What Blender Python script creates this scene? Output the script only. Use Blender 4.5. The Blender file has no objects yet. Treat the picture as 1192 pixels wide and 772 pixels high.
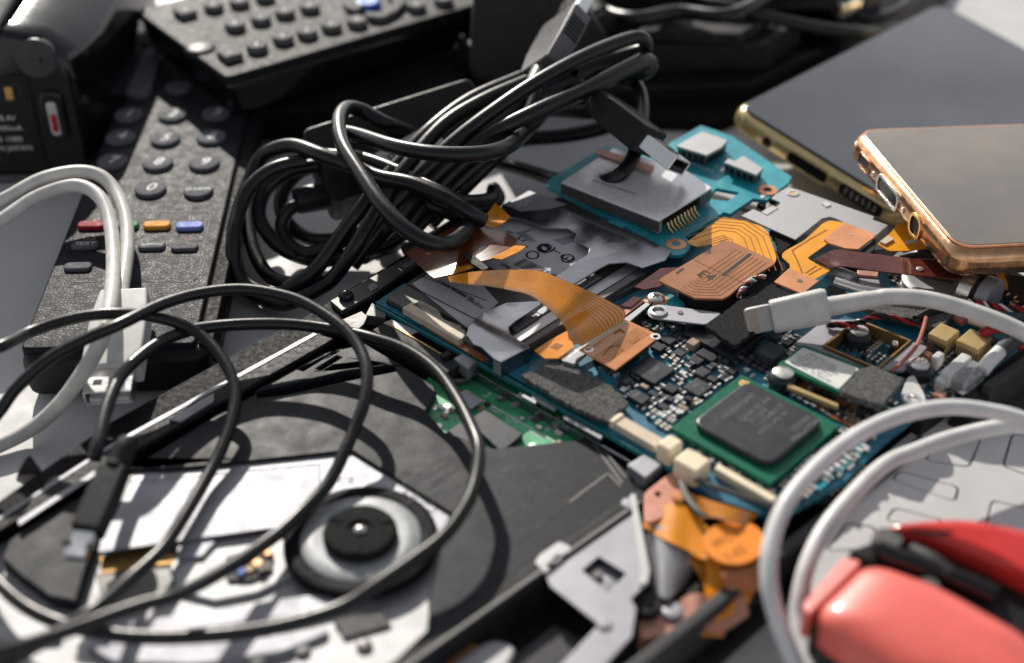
import bpy, bmesh, math, random
from mathutils import Vector, Matrix
from mathutils.geometry import tessellate_polygon

S = 0.011                      # metres per modelling unit
random.seed(7)
SC = bpy.context.scene
COL = SC.collection
# ------------------------------------------------------------------ camera
ELEV, FPX, DIST = math.radians(36), 1600.0, 36.0
CAM = Vector((0, -DIST*math.cos(ELEV), DIST*math.sin(ELEV)))
RT = Vector((1, 0, 0)); UP = Vector((0, math.sin(ELEV), math.cos(ELEV))); FW = Vector((0, math.cos(ELEV), -math.sin(ELEV)))

def U(x, y, z=0.0):
    """point of the horizontal plane at height z that photo pixel x, y looks at"""
    d = FW*FPX + RT*(x-596) - UP*(y-386)
    return CAM + d*((z-CAM.z)/d.z)
def P(q, z=None):
    return [U(*p) if len(p) == 3 else U(p[0], p[1], z) for p in q]
def V(dx, dy, dd):
    return RT*dx - UP*dy + FW*dd

cam = bpy.data.cameras.new('camera'); co = bpy.data.objects.new('camera', cam); COL.objects.link(co)
co.location = CAM*S; co.rotation_euler = (math.pi/2-ELEV, 0, 0)
cam.sensor_width = 36; cam.lens = 36*FPX/1192; cam.clip_start = 0.01; cam.clip_end = 50
cam.dof.use_dof = True
cam.dof.focus_distance = (U(700, 338, 1.8)-CAM).dot(FW)*S
cam.dof.aperture_fstop = 6.5
cam.dof.aperture_blades = 0
SC.camera = co

# ------------------------------------------------------------------ light
AZ = Vector((0.28, -0.96)); AZ.normalize(); SEL = math.radians(28)
sun = bpy.data.lights.new('sun', 'SUN'); so = bpy.data.objects.new('sun', sun); COL.objects.link(so)
sun.energy = 4.3; sun.angle = math.radians(0.55); sun.color = (1, .935, .84)
so.rotation_euler = Vector((AZ.x*math.cos(SEL), AZ.y*math.cos(SEL), -math.sin(SEL))).to_track_quat('-Z', 'Y').to_euler()
so.location = (-.5, 2, 1.5)
w = bpy.data.worlds.new('World'); SC.world = w; w.use_nodes = True
nt = w.node_tree; bg = nt.nodes['Background']
sky = nt.nodes.new('ShaderNodeTexSky'); sky.sky_type = 'NISHITA'; sky.sun_disc = False
sky.sun_elevation = SEL; sky.sun_rotation = math.atan2(-AZ.x, -AZ.y)
hs = nt.nodes.new('ShaderNodeHueSaturation'); hs.inputs['Saturation'].default_value = .25
nt.links.new(sky.outputs[0], hs.inputs['Color']); nt.links.new(hs.outputs[0], bg.inputs['Color'])
bg.inputs['Strength'].default_value = .10
SC.view_settings.view_transform = 'Standard'; SC.view_settings.look = 'None'
SC.view_settings.exposure = 0.32; SC.view_settings.gamma = 1
SC.cycles.use_denoising = True
SC.cycles.max_bounces = 8

# ------------------------------------------------------------------ materials
class N:
    def __init__(s, name):
        s.m = bpy.data.materials.new(name); s.m.use_nodes = True; s.t = s.m.node_tree
        s.b = s.t.nodes['Principled BSDF']; s._c = None
    def n(s, typ, **kw):
        x = s.t.nodes.new('ShaderNode'+typ)
        for k, v in kw.items():
            if hasattr(x, k): setattr(x, k, v)
            else: x.inputs[k.replace('_', ' ')].default_value = v
        return x
    def l(s, a, b): s.t.links.new(a, b)
    @property
    def co(s):
        if s._c is None:
            tc = s.n('TexCoord'); mp = s.n('Mapping'); mp.inputs['Scale'].default_value = (1/S,)*3
            s.l(tc.outputs['Object'], mp.inputs[0]); s._c = mp.outputs[0]
        return s._c
    def noise(s, scale, detail=3, rough=.5):
        x = s.n('TexNoise'); x.inputs['Scale'].default_value = scale; x.inputs['Detail'].default_value = detail; x.inputs['Roughness'].default_value = rough
        s.l(s.co, x.inputs['Vector']); return x.outputs['Fac']
    def vor(s, scale, feature='F1'):
        x = s.n('TexVoronoi', feature=feature); x.inputs['Scale'].default_value = scale; s.l(s.co, x.inputs['Vector']); return x.outputs['Distance']
    def ramp(s, fac, stops, interp='LINEAR'):
        r = s.n('ValToRGB'); r.color_ramp.interpolation = interp
        e = r.color_ramp.elements
        while len(e) < len(stops): e.new(.5)
        for i, (p, c) in enumerate(stops):
            e[i].position = p
            e[i].color = (c, c, c, 1) if isinstance(c, (int, float)) else (*c, 1)
        s.l(fac, r.inputs[0]); return r.outputs[0]
    def mix(s, fac, a, b, mode='MIX'):
        x = s.n('MixRGB', blend_type=mode)
        for i, v in ((0, fac), (1, a), (2, b)):
            if hasattr(v, 'links'): s.l(v, x.inputs[i])
            elif i == 0: x.inputs[0].default_value = v
            else: x.inputs[i].default_value = (*v, 1) if len(v) == 3 else v
        return x.outputs[0]
    def math(s, op, a, b=0.):
        x = s.n('Math', operation=op)
        for i, v in enumerate((a, b)):
            if hasattr(v, 'links'): s.l(v, x.inputs[i])
            else: x.inputs[i].default_value = v
        return x.outputs[0]
    def bump(s, h, strength=.3, dist=.02):
        x = s.n('Bump'); x.inputs['Strength'].default_value = strength; x.inputs['Distance'].default_value = dist*S
        s.l(h, x.inputs['Height']); s.l(x.outputs[0], s.b.inputs['Normal'])
    def set(s, key, v):
        i = s.b.inputs[key]
        if hasattr(v, 'links'): s.l(v, i)
        elif isinstance(v, tuple) and len(v) == 3: i.default_value = (*v, 1)
        else: i.default_value = v
        return s

def mat(name, col, rough=.45, metal=0., var=.15, vs=2.5, bump=0., bs=25., spec=.22, coat=0., wear=.12, dust=0.):
    m = N(name)
    f = m.noise(vs, 4)
    lo = tuple(c*(1-var) for c in col); hi = tuple(min(1, c*(1+var)) for c in col)
    c = m.ramp(f, [(.3, lo), (.7, hi)])
    if dust:
        d1 = m.ramp(m.noise(26, 2, .6), [(.66, 0.), (.74, 1.)]); d2 = m.ramp(m.noise(1.1, 4, .6), [(.45, 0.), (.7, dust)])
        c = m.mix(m.math('MULTIPLY', d1, d2), c, (.32, .31, .29))
    m.set('Base Color', c)
    r = m.noise(vs*3.1, 5, .6)
    m.set('Roughness', m.ramp(r, [(.3, max(.02, rough-wear)), (.7, min(1, rough+wear))]))
    m.set('Metallic', metal); m.set('Specular IOR Level', spec)
    if coat: m.set('Coat Weight', coat); m.set('Coat Roughness', .08)
    if bump: m.bump(m.noise(bs, 3), bump)
    return m.m

def leather(name, col, scale, rough=.36, strength=.5):
    m = N(name)
    d = m.vor(scale, 'DISTANCE_TO_EDGE')
    h = m.ramp(d, [(0, 0.), (.12, .7), (.35, 1.)])
    n2 = m.noise(scale*3, 2)
    hh = m.math('ADD', h, m.math('MULTIPLY', n2, .35))
    m.bump(hh, strength, .035)
    m.set('Base Color', m.ramp(m.noise(1.2, 4), [(.3, tuple(c*.8 for c in col)), (.7, tuple(c*1.25 for c in col))]))
    m.set('Roughness', m.ramp(m.noise(5, 3), [(.3, rough-.06), (.7, rough+.1)])); m.set('Specular IOR Level', .09)
    return m.m

def speckle(name, lo, hi, scale=55, rough=.42, dust=True):
    m = N(name)
    f = m.noise(scale, 2, .7)
    c = m.ramp(f, [(.35, lo), (.55, tuple((a+b)*.5 for a, b in zip(lo, hi))), (.72, hi)])
    if dust:
        dd = m.ramp(m.noise(3.5, 6, .7), [(.55, 0.), (.8, .35)])
        c = m.mix(dd, c, (.12, .118, .115))
    m.set('Base Color', c)
    m.bump(f, .3, .02)
    m.set('Roughness', m.ramp(m.noise(2, 4), [(.3, rough-.07), (.7, rough+.1)]))
    m.set('Specular IOR Level', .14)
    return m.m

def pcb(name, dark, mid, light, rot=45, tr=.5):
    m = N(name)
    mp = m.n('Mapping'); mp.inputs['Rotation'].default_value = (0, 0, math.radians(rot)); m.l(m.co, mp.inputs[0])
    base = m.ramp(m.noise(1.1, 5, .65), [(.32, dark), (.5, mid), (.7, light)])
    wv = m.n('TexWave', wave_type='BANDS', bands_direction='X'); wv.inputs['Scale'].default_value = 5.5; wv.inputs['Distortion'].default_value = 1.2
    wv.inputs['Detail'].default_value = 1; m.l(mp.outputs[0], wv.inputs['Vector'])
    w2 = m.n('TexWave', wave_type='BANDS', bands_direction='Y'); w2.inputs['Scale'].default_value = 5.5; w2.inputs['Distortion'].default_value = 1.2
    m.l(mp.outputs[0], w2.inputs['Vector'])
    sel = m.ramp(m.noise(1.7, 2), [(.48, 0.), (.52, 1.)])
    lines = m.mix(sel, wv.outputs['Color'], w2.outputs['Color'])
    lf = m.math('MULTIPLY', m.ramp(lines, [(.72, 0.), (.86, 1.)]), tr)
    c = m.mix(lf, base, light)
    # vias and pads
    vi = m.ramp(m.vor(6.5), [(.10, 1.), (.15, 0.)])
    vm = m.ramp(m.noise(2.3, 2), [(.5, 0.), (.58, .8)])
    c = m.mix(m.math('MULTIPLY', vi, vm), c, (.45, .5, .48))
    du = m.ramp(m.noise(4, 6, .7), [(.5, 0.), (.75, .22)]); c = m.mix(du, c, (.22, .22, .21))
    m.set('Base Color', c); m.set('Roughness', .36); m.set('Specular IOR Level', .5)
    m.bump(lines, .12, .01)
    return m.m

def flex(name, col, dark, n=26, rough=.28, hatch=False):
    """ribbon cable: copper lines along the strip (uv.x across, uv.y along)"""
    m = N(name)
    uv = m.n('UVMap'); sp = m.n('SeparateXYZ'); m.l(uv.outputs[0], sp.inputs[0])
    fr = m.math('FRACT', m.math('MULTIPLY', sp.outputs[0], n))
    ln = m.ramp(fr, [(.0, 1.), (.28, 1.), (.4, 0.), (.9, 0.), (1, 1.)])
    c = m.mix(m.math('MULTIPLY', ln, .75), col, dark)
    if hatch:
        a = m.math('FRACT', m.math('MULTIPLY', m.math('ADD', m.math('MULTIPLY', sp.outputs[0], 1.), sp.outputs[1]), 22))
        b = m.math('FRACT', m.math('MULTIPLY', m.math('SUBTRACT', m.math('MULTIPLY', sp.outputs[0], 1.), sp.outputs[1]), 22))
        g = m.math('MULTIPLY', m.math('GREATER_THAN', a, .45), m.math('GREATER_THAN', b, .45))
        zone = m.math('GREATER_THAN', sp.outputs[0], .50)
        c2 = m.mix(m.math('MULTIPLY', g, .75), col, dark)
        c = m.mix(zone, c, c2)
        mid = m.math('MULTIPLY', m.math('GREATER_THAN', sp.outputs[0], .86), 1.)
        c = m.mix(mid, c, tuple(x*.55+.06 for x in col))
    v = m.ramp(m.noise(1.5, 3), [(.3, .75), (.7, 1.1)])
    c = m.mix(1., c, v, 'MULTIPLY')
    m.set('Base Color', c); m.set('Roughness', rough); m.set('Specular IOR Level', .6)
    m.set('Coat Weight', .8); m.set('Coat Roughness', .1)
    m.bump(ln, .08, .01)
    return m.m

def brushed(name, col, rough=.3, streak=.3, metal=1., smudge=.25):
    m = N(name)
    mp = m.n('Mapping'); mp.inputs['Rotation'].default_value = (0, 0, .78); mp.inputs['Scale'].default_value = (1, 14, 1)
    m.l(m.co, mp.inputs[0])
    x = m.n('TexNoise'); x.inputs['Scale'].default_value = 5; x.inputs['Detail'].default_value = 6; m.l(mp.outputs[0], x.inputs['Vector'])
    s2 = m.noise(1.3, 6, .65)
    c = m.ramp(x.outputs['Fac'], [(.3, tuple(c*(1-streak*.35) for c in col)), (.7, col)])
    c = m.mix(m.ramp(s2, [(.45, 0.), (.8, smudge)]), c, tuple(k*.45 for k in col))
    sm = m.n('Mapping'); sm.inputs['Rotation'].default_value = (0, 0, 1.9); sm.inputs['Scale'].default_value = (.35, 26, 1); m.l(m.co, sm.inputs[0])
    sx = m.n('TexNoise'); sx.inputs['Scale'].default_value = 2.2; sx.inputs['Detail'].default_value = 3; m.l(sm.outputs[0], sx.inputs['Vector'])
    c = m.mix(m.ramp(sx.outputs['Fac'], [(.70, 0.), (.74, .35)]), c, tuple(min(1, k*1.5+.1) for k in col))
    m.set('Base Color', c); m.set('Metallic', metal)
    m.set('Roughness', m.math('ADD', m.ramp(x.outputs['Fac'], [(.3, rough-.06), (.7, rough+.08)]), m.ramp(s2, [(.4, 0.), (.8, .15)])))
    m.bump(x.outputs['Fac'], .04, .01)
    return m.m

def foam(name, lo, hi):
    m = N(name)
    a = m.noise(14, 5, .75); b = m.noise(60, 2, .8)
    f = m.math('ADD', m.math('MULTIPLY', a, .6), m.math('MULTIPLY', b, .4))
    m.set('Base Color', m.ramp(f, [(.38, lo), (.6, hi)])); m.set('Roughness', .95); m.set('Specular IOR Level', .15)
    m.bump(f, 1., .1)
    return m.m

def tint(name, col, rough, trans, ior=1.45):
    m = N(name); m.set('Base Color', col); m.set('Roughness', rough); m.set('Transmission Weight', trans); m.set('IOR', ior)
    return m.m

MT = dict(
 table=mat('white_laminate', (.56, .56, .56), .5, var=.05, vs=.5, bump=.03, bs=40),
 black=mat('black_plastic', (.012, .012, .013), .42, dust=.55, var=.3, bump=.1, bs=30),
 blackmatte=mat('matte_black_plastic', (.016, .016, .017), .6, dust=.55, var=.3, bump=.25, bs=35),
 blackgloss=mat('glossy_black', (.006, .006, .007), .14, dust=.25, spec=.5, var=.2, wear=.06),
 grey=mat('dark_grey_plastic', (.05, .05, .053), .5, var=.2, bump=.15, bs=35),
 cable=mat('black_cable_sheath', (.007, .007, .008), .33, dust=.7, spec=.4, var=.25, vs=4, bump=.1, bs=20, wear=.08),
 cablematte=mat('soft_black_cable_sheath', (.010, .010, .011), .32, spec=.4, dust=.55, var=.2, vs=4, bump=.08, bs=20, wear=.07),
 white=mat('white_cable_sheath', (.56, .545, .52), .4, var=.12, dust=.35, bump=.04, bs=15),
 greywhite=mat('pale_grey_cable_sheath', (.64, .64, .64), .36, var=.12, vs=1.5, bump=.04, bs=15),
 ivory=mat('ivory_plastic', (.84, .72, .52), .4, var=.1, vs=3),
 beige=mat('beige_plastic', (.62, .52, .40), .45, var=.1, vs=3),
 tan=mat('tan_plastic', (.42, .30, .14), .4, var=.15, vs=3),
 whiteplastic=mat('white_plastic', (.60, .60, .58), .4, var=.08),
 lid=speckle('speckled_dark_plastic', (.005, .0055, .0075), (.034, .037, .047), 26, .46),
 leather=leather('pebbled_black_plastic', (.013, .014, .019), 9.5, .5, .22),
 leather2=leather('grained_black_plastic', (.016, .0165, .019), 16, .5, .2),
 key=mat('rubber_key', (.10, .105, .12), .72, var=.15, bump=.06, bs=40, spec=.12),
 keylit=mat('grey_rubber_key', (.12, .12, .12), .7, var=.15, bump=.06, bs=40, spec=.15),
 ink=mat('white_ink', (.62, .62, .62), .6, var=.05),
 inkgrey=mat('grey_ink', (.22, .22, .23), .6, var=.1),
 inkdark=mat('black_ink', (.02, .02, .02), .6, var=.1),
 red_key=mat('red_key', (.30, .015, .025), .6, spec=.1), green_key=mat('green_key', (.05, .28, .12), .6, spec=.1),
 orange_key=mat('orange_key', (.72, .30, .04), .6, spec=.1), blue_key=mat('blue_key', (.22, .28, .62), .6, spec=.1),
 bluebtn=mat('bright_blue_key', (.03, .14, .55), .4),
 steel=brushed('brushed_steel', (.46, .455, .47), .34, .3, .55),
 steeldark=brushed('dark_steel', (.13, .128, .125), .45, .3, .6),
 mirror=brushed('polished_steel', (.26, .26, .285), .12, .06, .95, .06),
 alu=brushed('pale_aluminium', (.31, .31, .34), .5, .3, .6, .3),
 alumatte=brushed('satin_aluminium', (.38, .38, .39), .5, .25, .55, .25),
 nickel=mat('nickel', (.74, .71, .67), .26, .9, var=.12),
 gold=mat('gold_plating', (.78, .52, .20), .3, 1., var=.2),
 goldedge=mat('gold_anodised_edge', (.92, .70, .36), .24, .7, var=.1, wear=.06),
 rose=mat('rose_gold_edge', (.58, .33, .18), .2, .9, var=.3, wear=.1),
 copper=mat('copper', (.72, .34, .18), .38, .6, var=.2),
 copperpink=mat('pinkish_copper_film', (.55, .27, .20), .4, .35, var=.15),
 screen=mat('dark_glass', (.045, .047, .054), .2, var=.7, vs=.22, wear=.1, coat=1., spec=1.),  # uneven grey base colour stands in for soft reflections
 screenbrown=mat('brown_sheen_glass', (.13, .088, .048), .24, var=.5, vs=.25, wear=.1, coat=1., spec=.8),  # brown base colour paints in the sheen on the glass
 teal=pcb('teal_circuit_board', (.005, .055, .105), (.010, .12, .20), (.03, .30, .42)),
 teal2=pcb('bright_teal_circuit_board', (.010, .22, .29), (.014, .28, .36), (.03, .40, .46), tr=.25),
 tealedge=mat('teal_board_edge', (.03, .17, .19), .35),
 green=pcb('green_circuit_board', (.012, .16, .06), (.02, .30, .11), (.10, .55, .28), tr=.5),
 greensub=mat('green_chip_substrate', (.012, .13, .075), .3, var=.15, vs=4),
 chip=mat('black_epoxy', (.020, .021, .027), .34, dust=.35, var=.12, vs=1., spec=.45, wear=.05),
 chipgrey=mat('grey_epoxy', (.05, .052, .058), .42, var=.2, bump=.06, bs=50),
 solder=mat('solder', (.62, .61, .60), .35, 1., var=.2, vs=8),
 ceramic=mat('tan_ceramic', (.34, .24, .18), .45, var=.25, vs=6),
 flexflat=mat('orange_film', (.74, .27, .02), .33, var=.12, vs=1.6, coat=.3, bump=.03, bs=6),
 flexgold=mat('golden_film', (.82, .34, .02), .30, var=.12, vs=1.2, coat=.3),
 flexline=mat('copper_trace', (.30, .10, .012), .4, var=.1),
 stiff=mat('copper_brown_stiffener', (.36, .145, .055), .3, var=.22, vs=1.3, coat=.6),
 stiffpink=mat('salmon_stiffener', (.64, .27, .12), .32, var=.16, vs=1.6, coat=.5),
 maroon=mat('dark_red_film', (.085, .018, .014), .22, var=.25, vs=2, coat=.4),
 browndark=flex('dark_brown_ribbon', (.16, .035, .006), (.05, .010, .003), 9, .34),
 ribbon=flex('orange_ribbon', (.85, .30, .008), (.20, .05, .002), 15, .22, True),
 foamlight=foam('grey_foam', (.02, .02, .02), (.26, .255, .25)),
 foamdark=foam('black_foam', (.006, .006, .006), (.05, .05, .05)),
 paper=mat('grey_label_paper', (.5, .5, .52), .45, var=.08),
 paperwhite=mat('white_label_paper', (.70, .70, .66), .5, var=.05),
 redgloss=mat('glossy_red_plastic', (.58, .035, .03), .22, var=.06, coat=.6, wear=.05),
 redpink=mat('coral_red_with_glare', (.74, .12, .09), .42, dust=.15, spec=.5, var=.05, coat=.5, wear=.05),  # coral red, paled in the base to paint glare on the front
 redwire=mat('red_wire', (.28, .015, .02), .4), pinkwire=mat('pink_wire', (.38, .11, .09), .4),
 orangedisc=mat('orange_film_disc', (.85, .27, .03), .4, var=.08, coat=.2),
 blackwire=mat('black_wire', (.012, .012, .012), .4),
 silverpaint=mat('silver_paint', (.56, .56, .56), .42, .12, var=.05, vs=.6),
 silverdull=mat('glossy_silver_shell', (.08, .08, .083), .6, .05, var=.2, vs=.5, spec=.06),
 inkfaint=mat('faint_grey_ink', (.17, .17, .175), .5, var=.1),
 blackflat=mat('flat_black_plastic', (.010, .010, .011), .6, var=.3, spec=.06),
 goldpaint=mat('gold_contact', (.55, .30, .08), .35, .3, var=.2, spec=.5),
 brightmetal=brushed('bright_sheet_metal', (.88, .87, .88), .2, .12, 1., .08),
 adapterblack=mat('dusty_black_plastic', (.035, .035, .038), .5, dust=.9, bump=.1, bs=30, spec=.35),
 plugface=mat('dark_plug_with_sheen', (.10, .10, .105), .42, dust=.3, bump=.1, bs=30, spec=.5),  # lighter base paints in the grey sheen on the plug's face
 padamber=mat('amber_film_pad', (.52, .20, .06), .24, var=.25, vs=1.2, coat=.8),
 dimgold=mat('dull_gold_rim', (.34, .20, .07), .35, .6, var=.2),
 hubgrey=mat('pale_grey_hub', (.27, .28, .29), .4, .2, var=.1),
 silverdeck=brushed('glossy_module_shell', (.80, .79, .80), .22, .12, .35, .1),
 clear=tint('clear_plastic', (.85, .88, .9), .15, .75),
 redswitch=mat('red_switch', (.45, .01, .02), .4),
)

# ------------------------------------------------------------------ mesh builder
class M:
    def __init__(s): s.v = []; s.f = []; s.mi = []; s.uv = {}
    def add(s, vs, fs, mi=0):
        b = len(s.v); s.v += [Vector(x) for x in vs]
        for f in fs: s.f.append([b+i for i in f]); s.mi.append(mi)
        return b
    def prism(s, top, bottom=None, t=None, holes=(), mi=0, d=None):
        """top: list of points; extruded to z=bottom, or by t along -z (or along d)"""
        loops = [list(top)]+[list(h) for h in holes]
        def low(p):
            if d is not None: return p+d
            return Vector((p.x, p.y, bottom)) if bottom is not None else p-Vector((0, 0, t))
        # orientation: make the top face up
        tri = None
        nrm = Vector((0, 0, 0)); L = loops[0]
        for i in range(len(L)): nrm += L[i].cross(L[(i+1) % len(L)])
        dn = d if d is not None else Vector((0, 0, -1))
        if nrm.dot(dn) > 0: loops[0].reverse()
        for k in range(1, len(loops)):
            nn = Vector((0, 0, 0)); L = loops[k]
            for i in range(len(L)): nn += L[i].cross(L[(i+1) % len(L)])
            if nn.dot(dn) < 0: L.reverse()
        flat = [p for L in loops for p in L]; n = len(flat)
        b = len(s.v); s.v += flat + [low(p) for p in flat]
        if len(loops) == 1:
            s.f.append([b+i for i in range(n)]); s.mi.append(mi)
            s.f.append([b+n+i for i in reversed(range(n))]); s.mi.append(mi)
        else:
            for t3 in tessellate_polygon(loops):
                a, c, e = (flat[i] for i in t3)
                t3 = list(t3)
                if (c-a).cross(e-a).dot(dn) > 0: t3.reverse()
                s.f.append([b+i for i in t3]); s.mi.append(mi)
                s.f.append([b+n+i for i in reversed(t3)]); s.mi.append(mi)
        o = 0
        for L in loops:
            m = len(L)
            for i in range(m):
                j = (i+1) % m
                s.f.append([b+o+i, b+n+o+i, b+n+o+j, b+o+j]); s.mi.append(mi)
            o += m
        return s
    def box(s, fr, x, y, z, mi=0, taper=0.):
        p = []
        for zz, k in ((z[0], 0.), (z[1], taper)):
            for xx, yy in ((x[0]+k, y[0]+k), (x[1]-k, y[0]+k), (x[1]-k, y[1]-k), (x[0]+k, y[1]-k)):
                p.append(fr(xx, yy, zz))
        s.add(p, [[3, 2, 1, 0], [4, 5, 6, 7], [0, 1, 5, 4], [1, 2, 6, 5], [2, 3, 7, 6], [3, 0, 4, 7]], mi); return s
    def lathe(s, fr, prof, n=32, mi=0, cap=True):
        """prof: (radius, height) from bottom to top round the frame's z axis"""
        b = len(s.v)
        for r, h in prof:
            for i in range(n):
                a = 2*math.pi*i/n; s.v.append(fr(r*math.cos(a), r*math.sin(a), h))
        for k in range(len(prof)-1):
            for i in range(n):
                j = (i+1) % n
                s.f.append([b+k*n+i, b+k*n+j, b+(k+1)*n+j, b+(k+1)*n+i]); s.mi.append(mi)
        if cap:
            s.f.append([b+i for i in reversed(range(n))]); s.mi.append(mi)
            s.f.append([b+(len(prof)-1)*n+i for i in range(n)]); s.mi.append(mi)
        return s
    def tube(s, pts, r, n=10, mi=0, cap=True, flat=1.0):
        m = len(pts); rr = r if isinstance(r, list) else [r]*m
        T = []
        for i in range(m):
            a = pts[max(0, i-1)]; c = pts[min(m-1, i+1)]; T.append((c-a).normalized())
        nv = Vector((0, 0, 1)); nv = (nv-T[0]*nv.dot(T[0]))
        if nv.length < 1e-3: nv = Vector((1, 0, 0))-T[0]*T[0].x
        nv.normalize(); b = len(s.v)
        for i in range(m):
            nv = (nv-T[i]*nv.dot(T[i])).normalized(); bi = T[i].cross(nv)
            for k in range(n):
                a = 2*math.pi*k/n; s.v.append(pts[i]+(nv*math.cos(a)*flat+bi*math.sin(a))*rr[i])
        for i in range(m-1):
            for k in range(n):
                j = (k+1) % n
                s.f.append([b+i*n+k, b+i*n+j, b+(i+1)*n+j, b+(i+1)*n+k]); s.mi.append(mi)
        if cap:
            s.f.append([b+k for k in reversed(range(n))]); s.mi.append(mi)
            s.f.append([b+(m-1)*n+k for k in range(n)]); s.mi.append(mi)
        return s
    def ribbon(s, L, R, t=.03, k=6, mi=0, up=None):
        """strip between two rails with thickness, uv.x across and uv.y along"""
        n = len(L); b = len(s.v); ln = 0; run = [0]
        for i in range(1, n): ln += ((L[i]+R[i])/2-(L[i-1]+R[i-1])/2).length; run.append(ln)
        for side in (0, 1):
            for i in range(n):
                tg = (L[min(n-1, i+1)]-L[max(0, i-1)]); ac = R[i]-L[i]
                nm = tg.cross(ac); nm.normalize()
                if nm.z < 0: nm = -nm
                for j in range(k+1):
                    p = L[i].lerp(R[i], j/k)-nm*(t*side); s.v.append(p); s.uv[len(s.v)-1] = (j/k, run[i]/3.)
        q = n*(k+1)
        for i in range(n-1):
            for j in range(k):
                a = b+i*(k+1)+j
                s.f.append([a, a+1, a+k+2, a+k+1]); s.mi.append(mi)
                s.f.append([q+a+k+1, q+a+k+2, q+a+1, q+a]); s.mi.append(mi)
        for i in range(n-1):
            for j in (0, k):
                a = b+i*(k+1)+j; s.f.append([a, a+k+1, q+a+k+1, q+a]); s.mi.append(mi)
        for i in (0, n-1):
            for j in range(k):
                a = b+i*(k+1)+j; s.f.append([a, a+1, q+a+1, q+a]); s.mi.append(mi)
        return s
    def hull(s, pts, mi=0):
        bm = bmesh.new()
        for p in pts: bm.verts.new(p)
        r = bmesh.ops.convex_hull(bm, input=bm.verts)
        bmesh.ops.delete(bm, geom=[v for v in bm.verts if not v.link_faces], context='VERTS')
        bmesh.ops.dissolve_limit(bm, angle_limit=.02, verts=bm.verts, edges=bm.edges)
        bm.verts.index_update()
        s.add([v.co.copy() for v in bm.verts], [[v.index for v in f.verts] for f in bm.faces], mi); bm.free(); return s
    def line(s, pts, wd, z=.004, mi=0):
        """flat printed line on a horizontal surface"""
        for a, c in zip(pts, pts[1:]):
            d = (c-a); d.z = 0
            if d.length < 1e-6: continue
            d.normalize(); q = Vector((-d.y, d.x, 0))*wd/2; h = Vector((0, 0, z)); e = d*wd*.3
            s.add([a-q+h-e, c-q+h+e, c+q+h+e, a+q+h-e], [[0, 1, 2, 3]], mi)
        return s

class Fr:
    def __init__(s, o, ex, ey=None, ez=None):
        s.o = Vector(o); s.x = Vector(ex).normalized()
        if ey is None: ey = Vector((0, 0, 1)).cross(s.x)
        s.y = Vector(ey); s.y = (s.y-s.x*s.y.dot(s.x)).normalized(); s.z = s.x.cross(s.y)
        if ez is not None and s.z.dot(ez) < 0: s.z = -s.z; 
    def __call__(s, x, y, z=0.): return s.o+s.x*x+s.y*y+s.z*z
    def loc(s, p):
        d = p-s.o; return d.dot(s.x), d.dot(s.y), d.dot(s.z)
    def at(s, x, y, z=0.): return Fr(s(x, y, z), s.x, s.y)
ZF = lambda p: Fr(p, (1, 0, 0), (0, 1, 0))

def crom(pts, k=6):
    pts = [Vector(p) for p in pts]
    out = []; q = [pts[0]*2-pts[1]]+pts+[pts[-1]*2-pts[-2]]
    for i in range(1, len(q)-2):
        a, b, c, d = q[i-1:i+3]
        for j in range(k):
            t = j/k
            out.append(.5*((2*b)+(c-a)*t+(2*a-5*b+4*c-d)*t*t+(3*b-a-3*c+d)*t**3))
    out.append(pts[-1]); return out
def wire(q, k=6): return crom(P(q), k)
def rounded(pts, r, n=4):
    out = []; m = len(pts)
    for i in range(m):
        a, b, c = pts[i-1], pts[i], pts[(i+1) % m]
        da = (a-b); dc = (c-b); rr = min(r, da.length*.45, dc.length*.45)
        p0 = b+da.normalized()*rr; p1 = b+dc.normalized()*rr
        for j in range(n+1):
            t = j/n; out.append(p0*(1-t)**2+b*2*t*(1-t)+p1*t*t)
    return out
def arc(cx, cy, rx, ry, n=28, a0=0, a1=2*math.pi):
    return [(cx+rx*math.cos(a0+(a1-a0)*i/n), cy+ry*math.sin(a0+(a1-a0)*i/n)) for i in range(n)]

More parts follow.
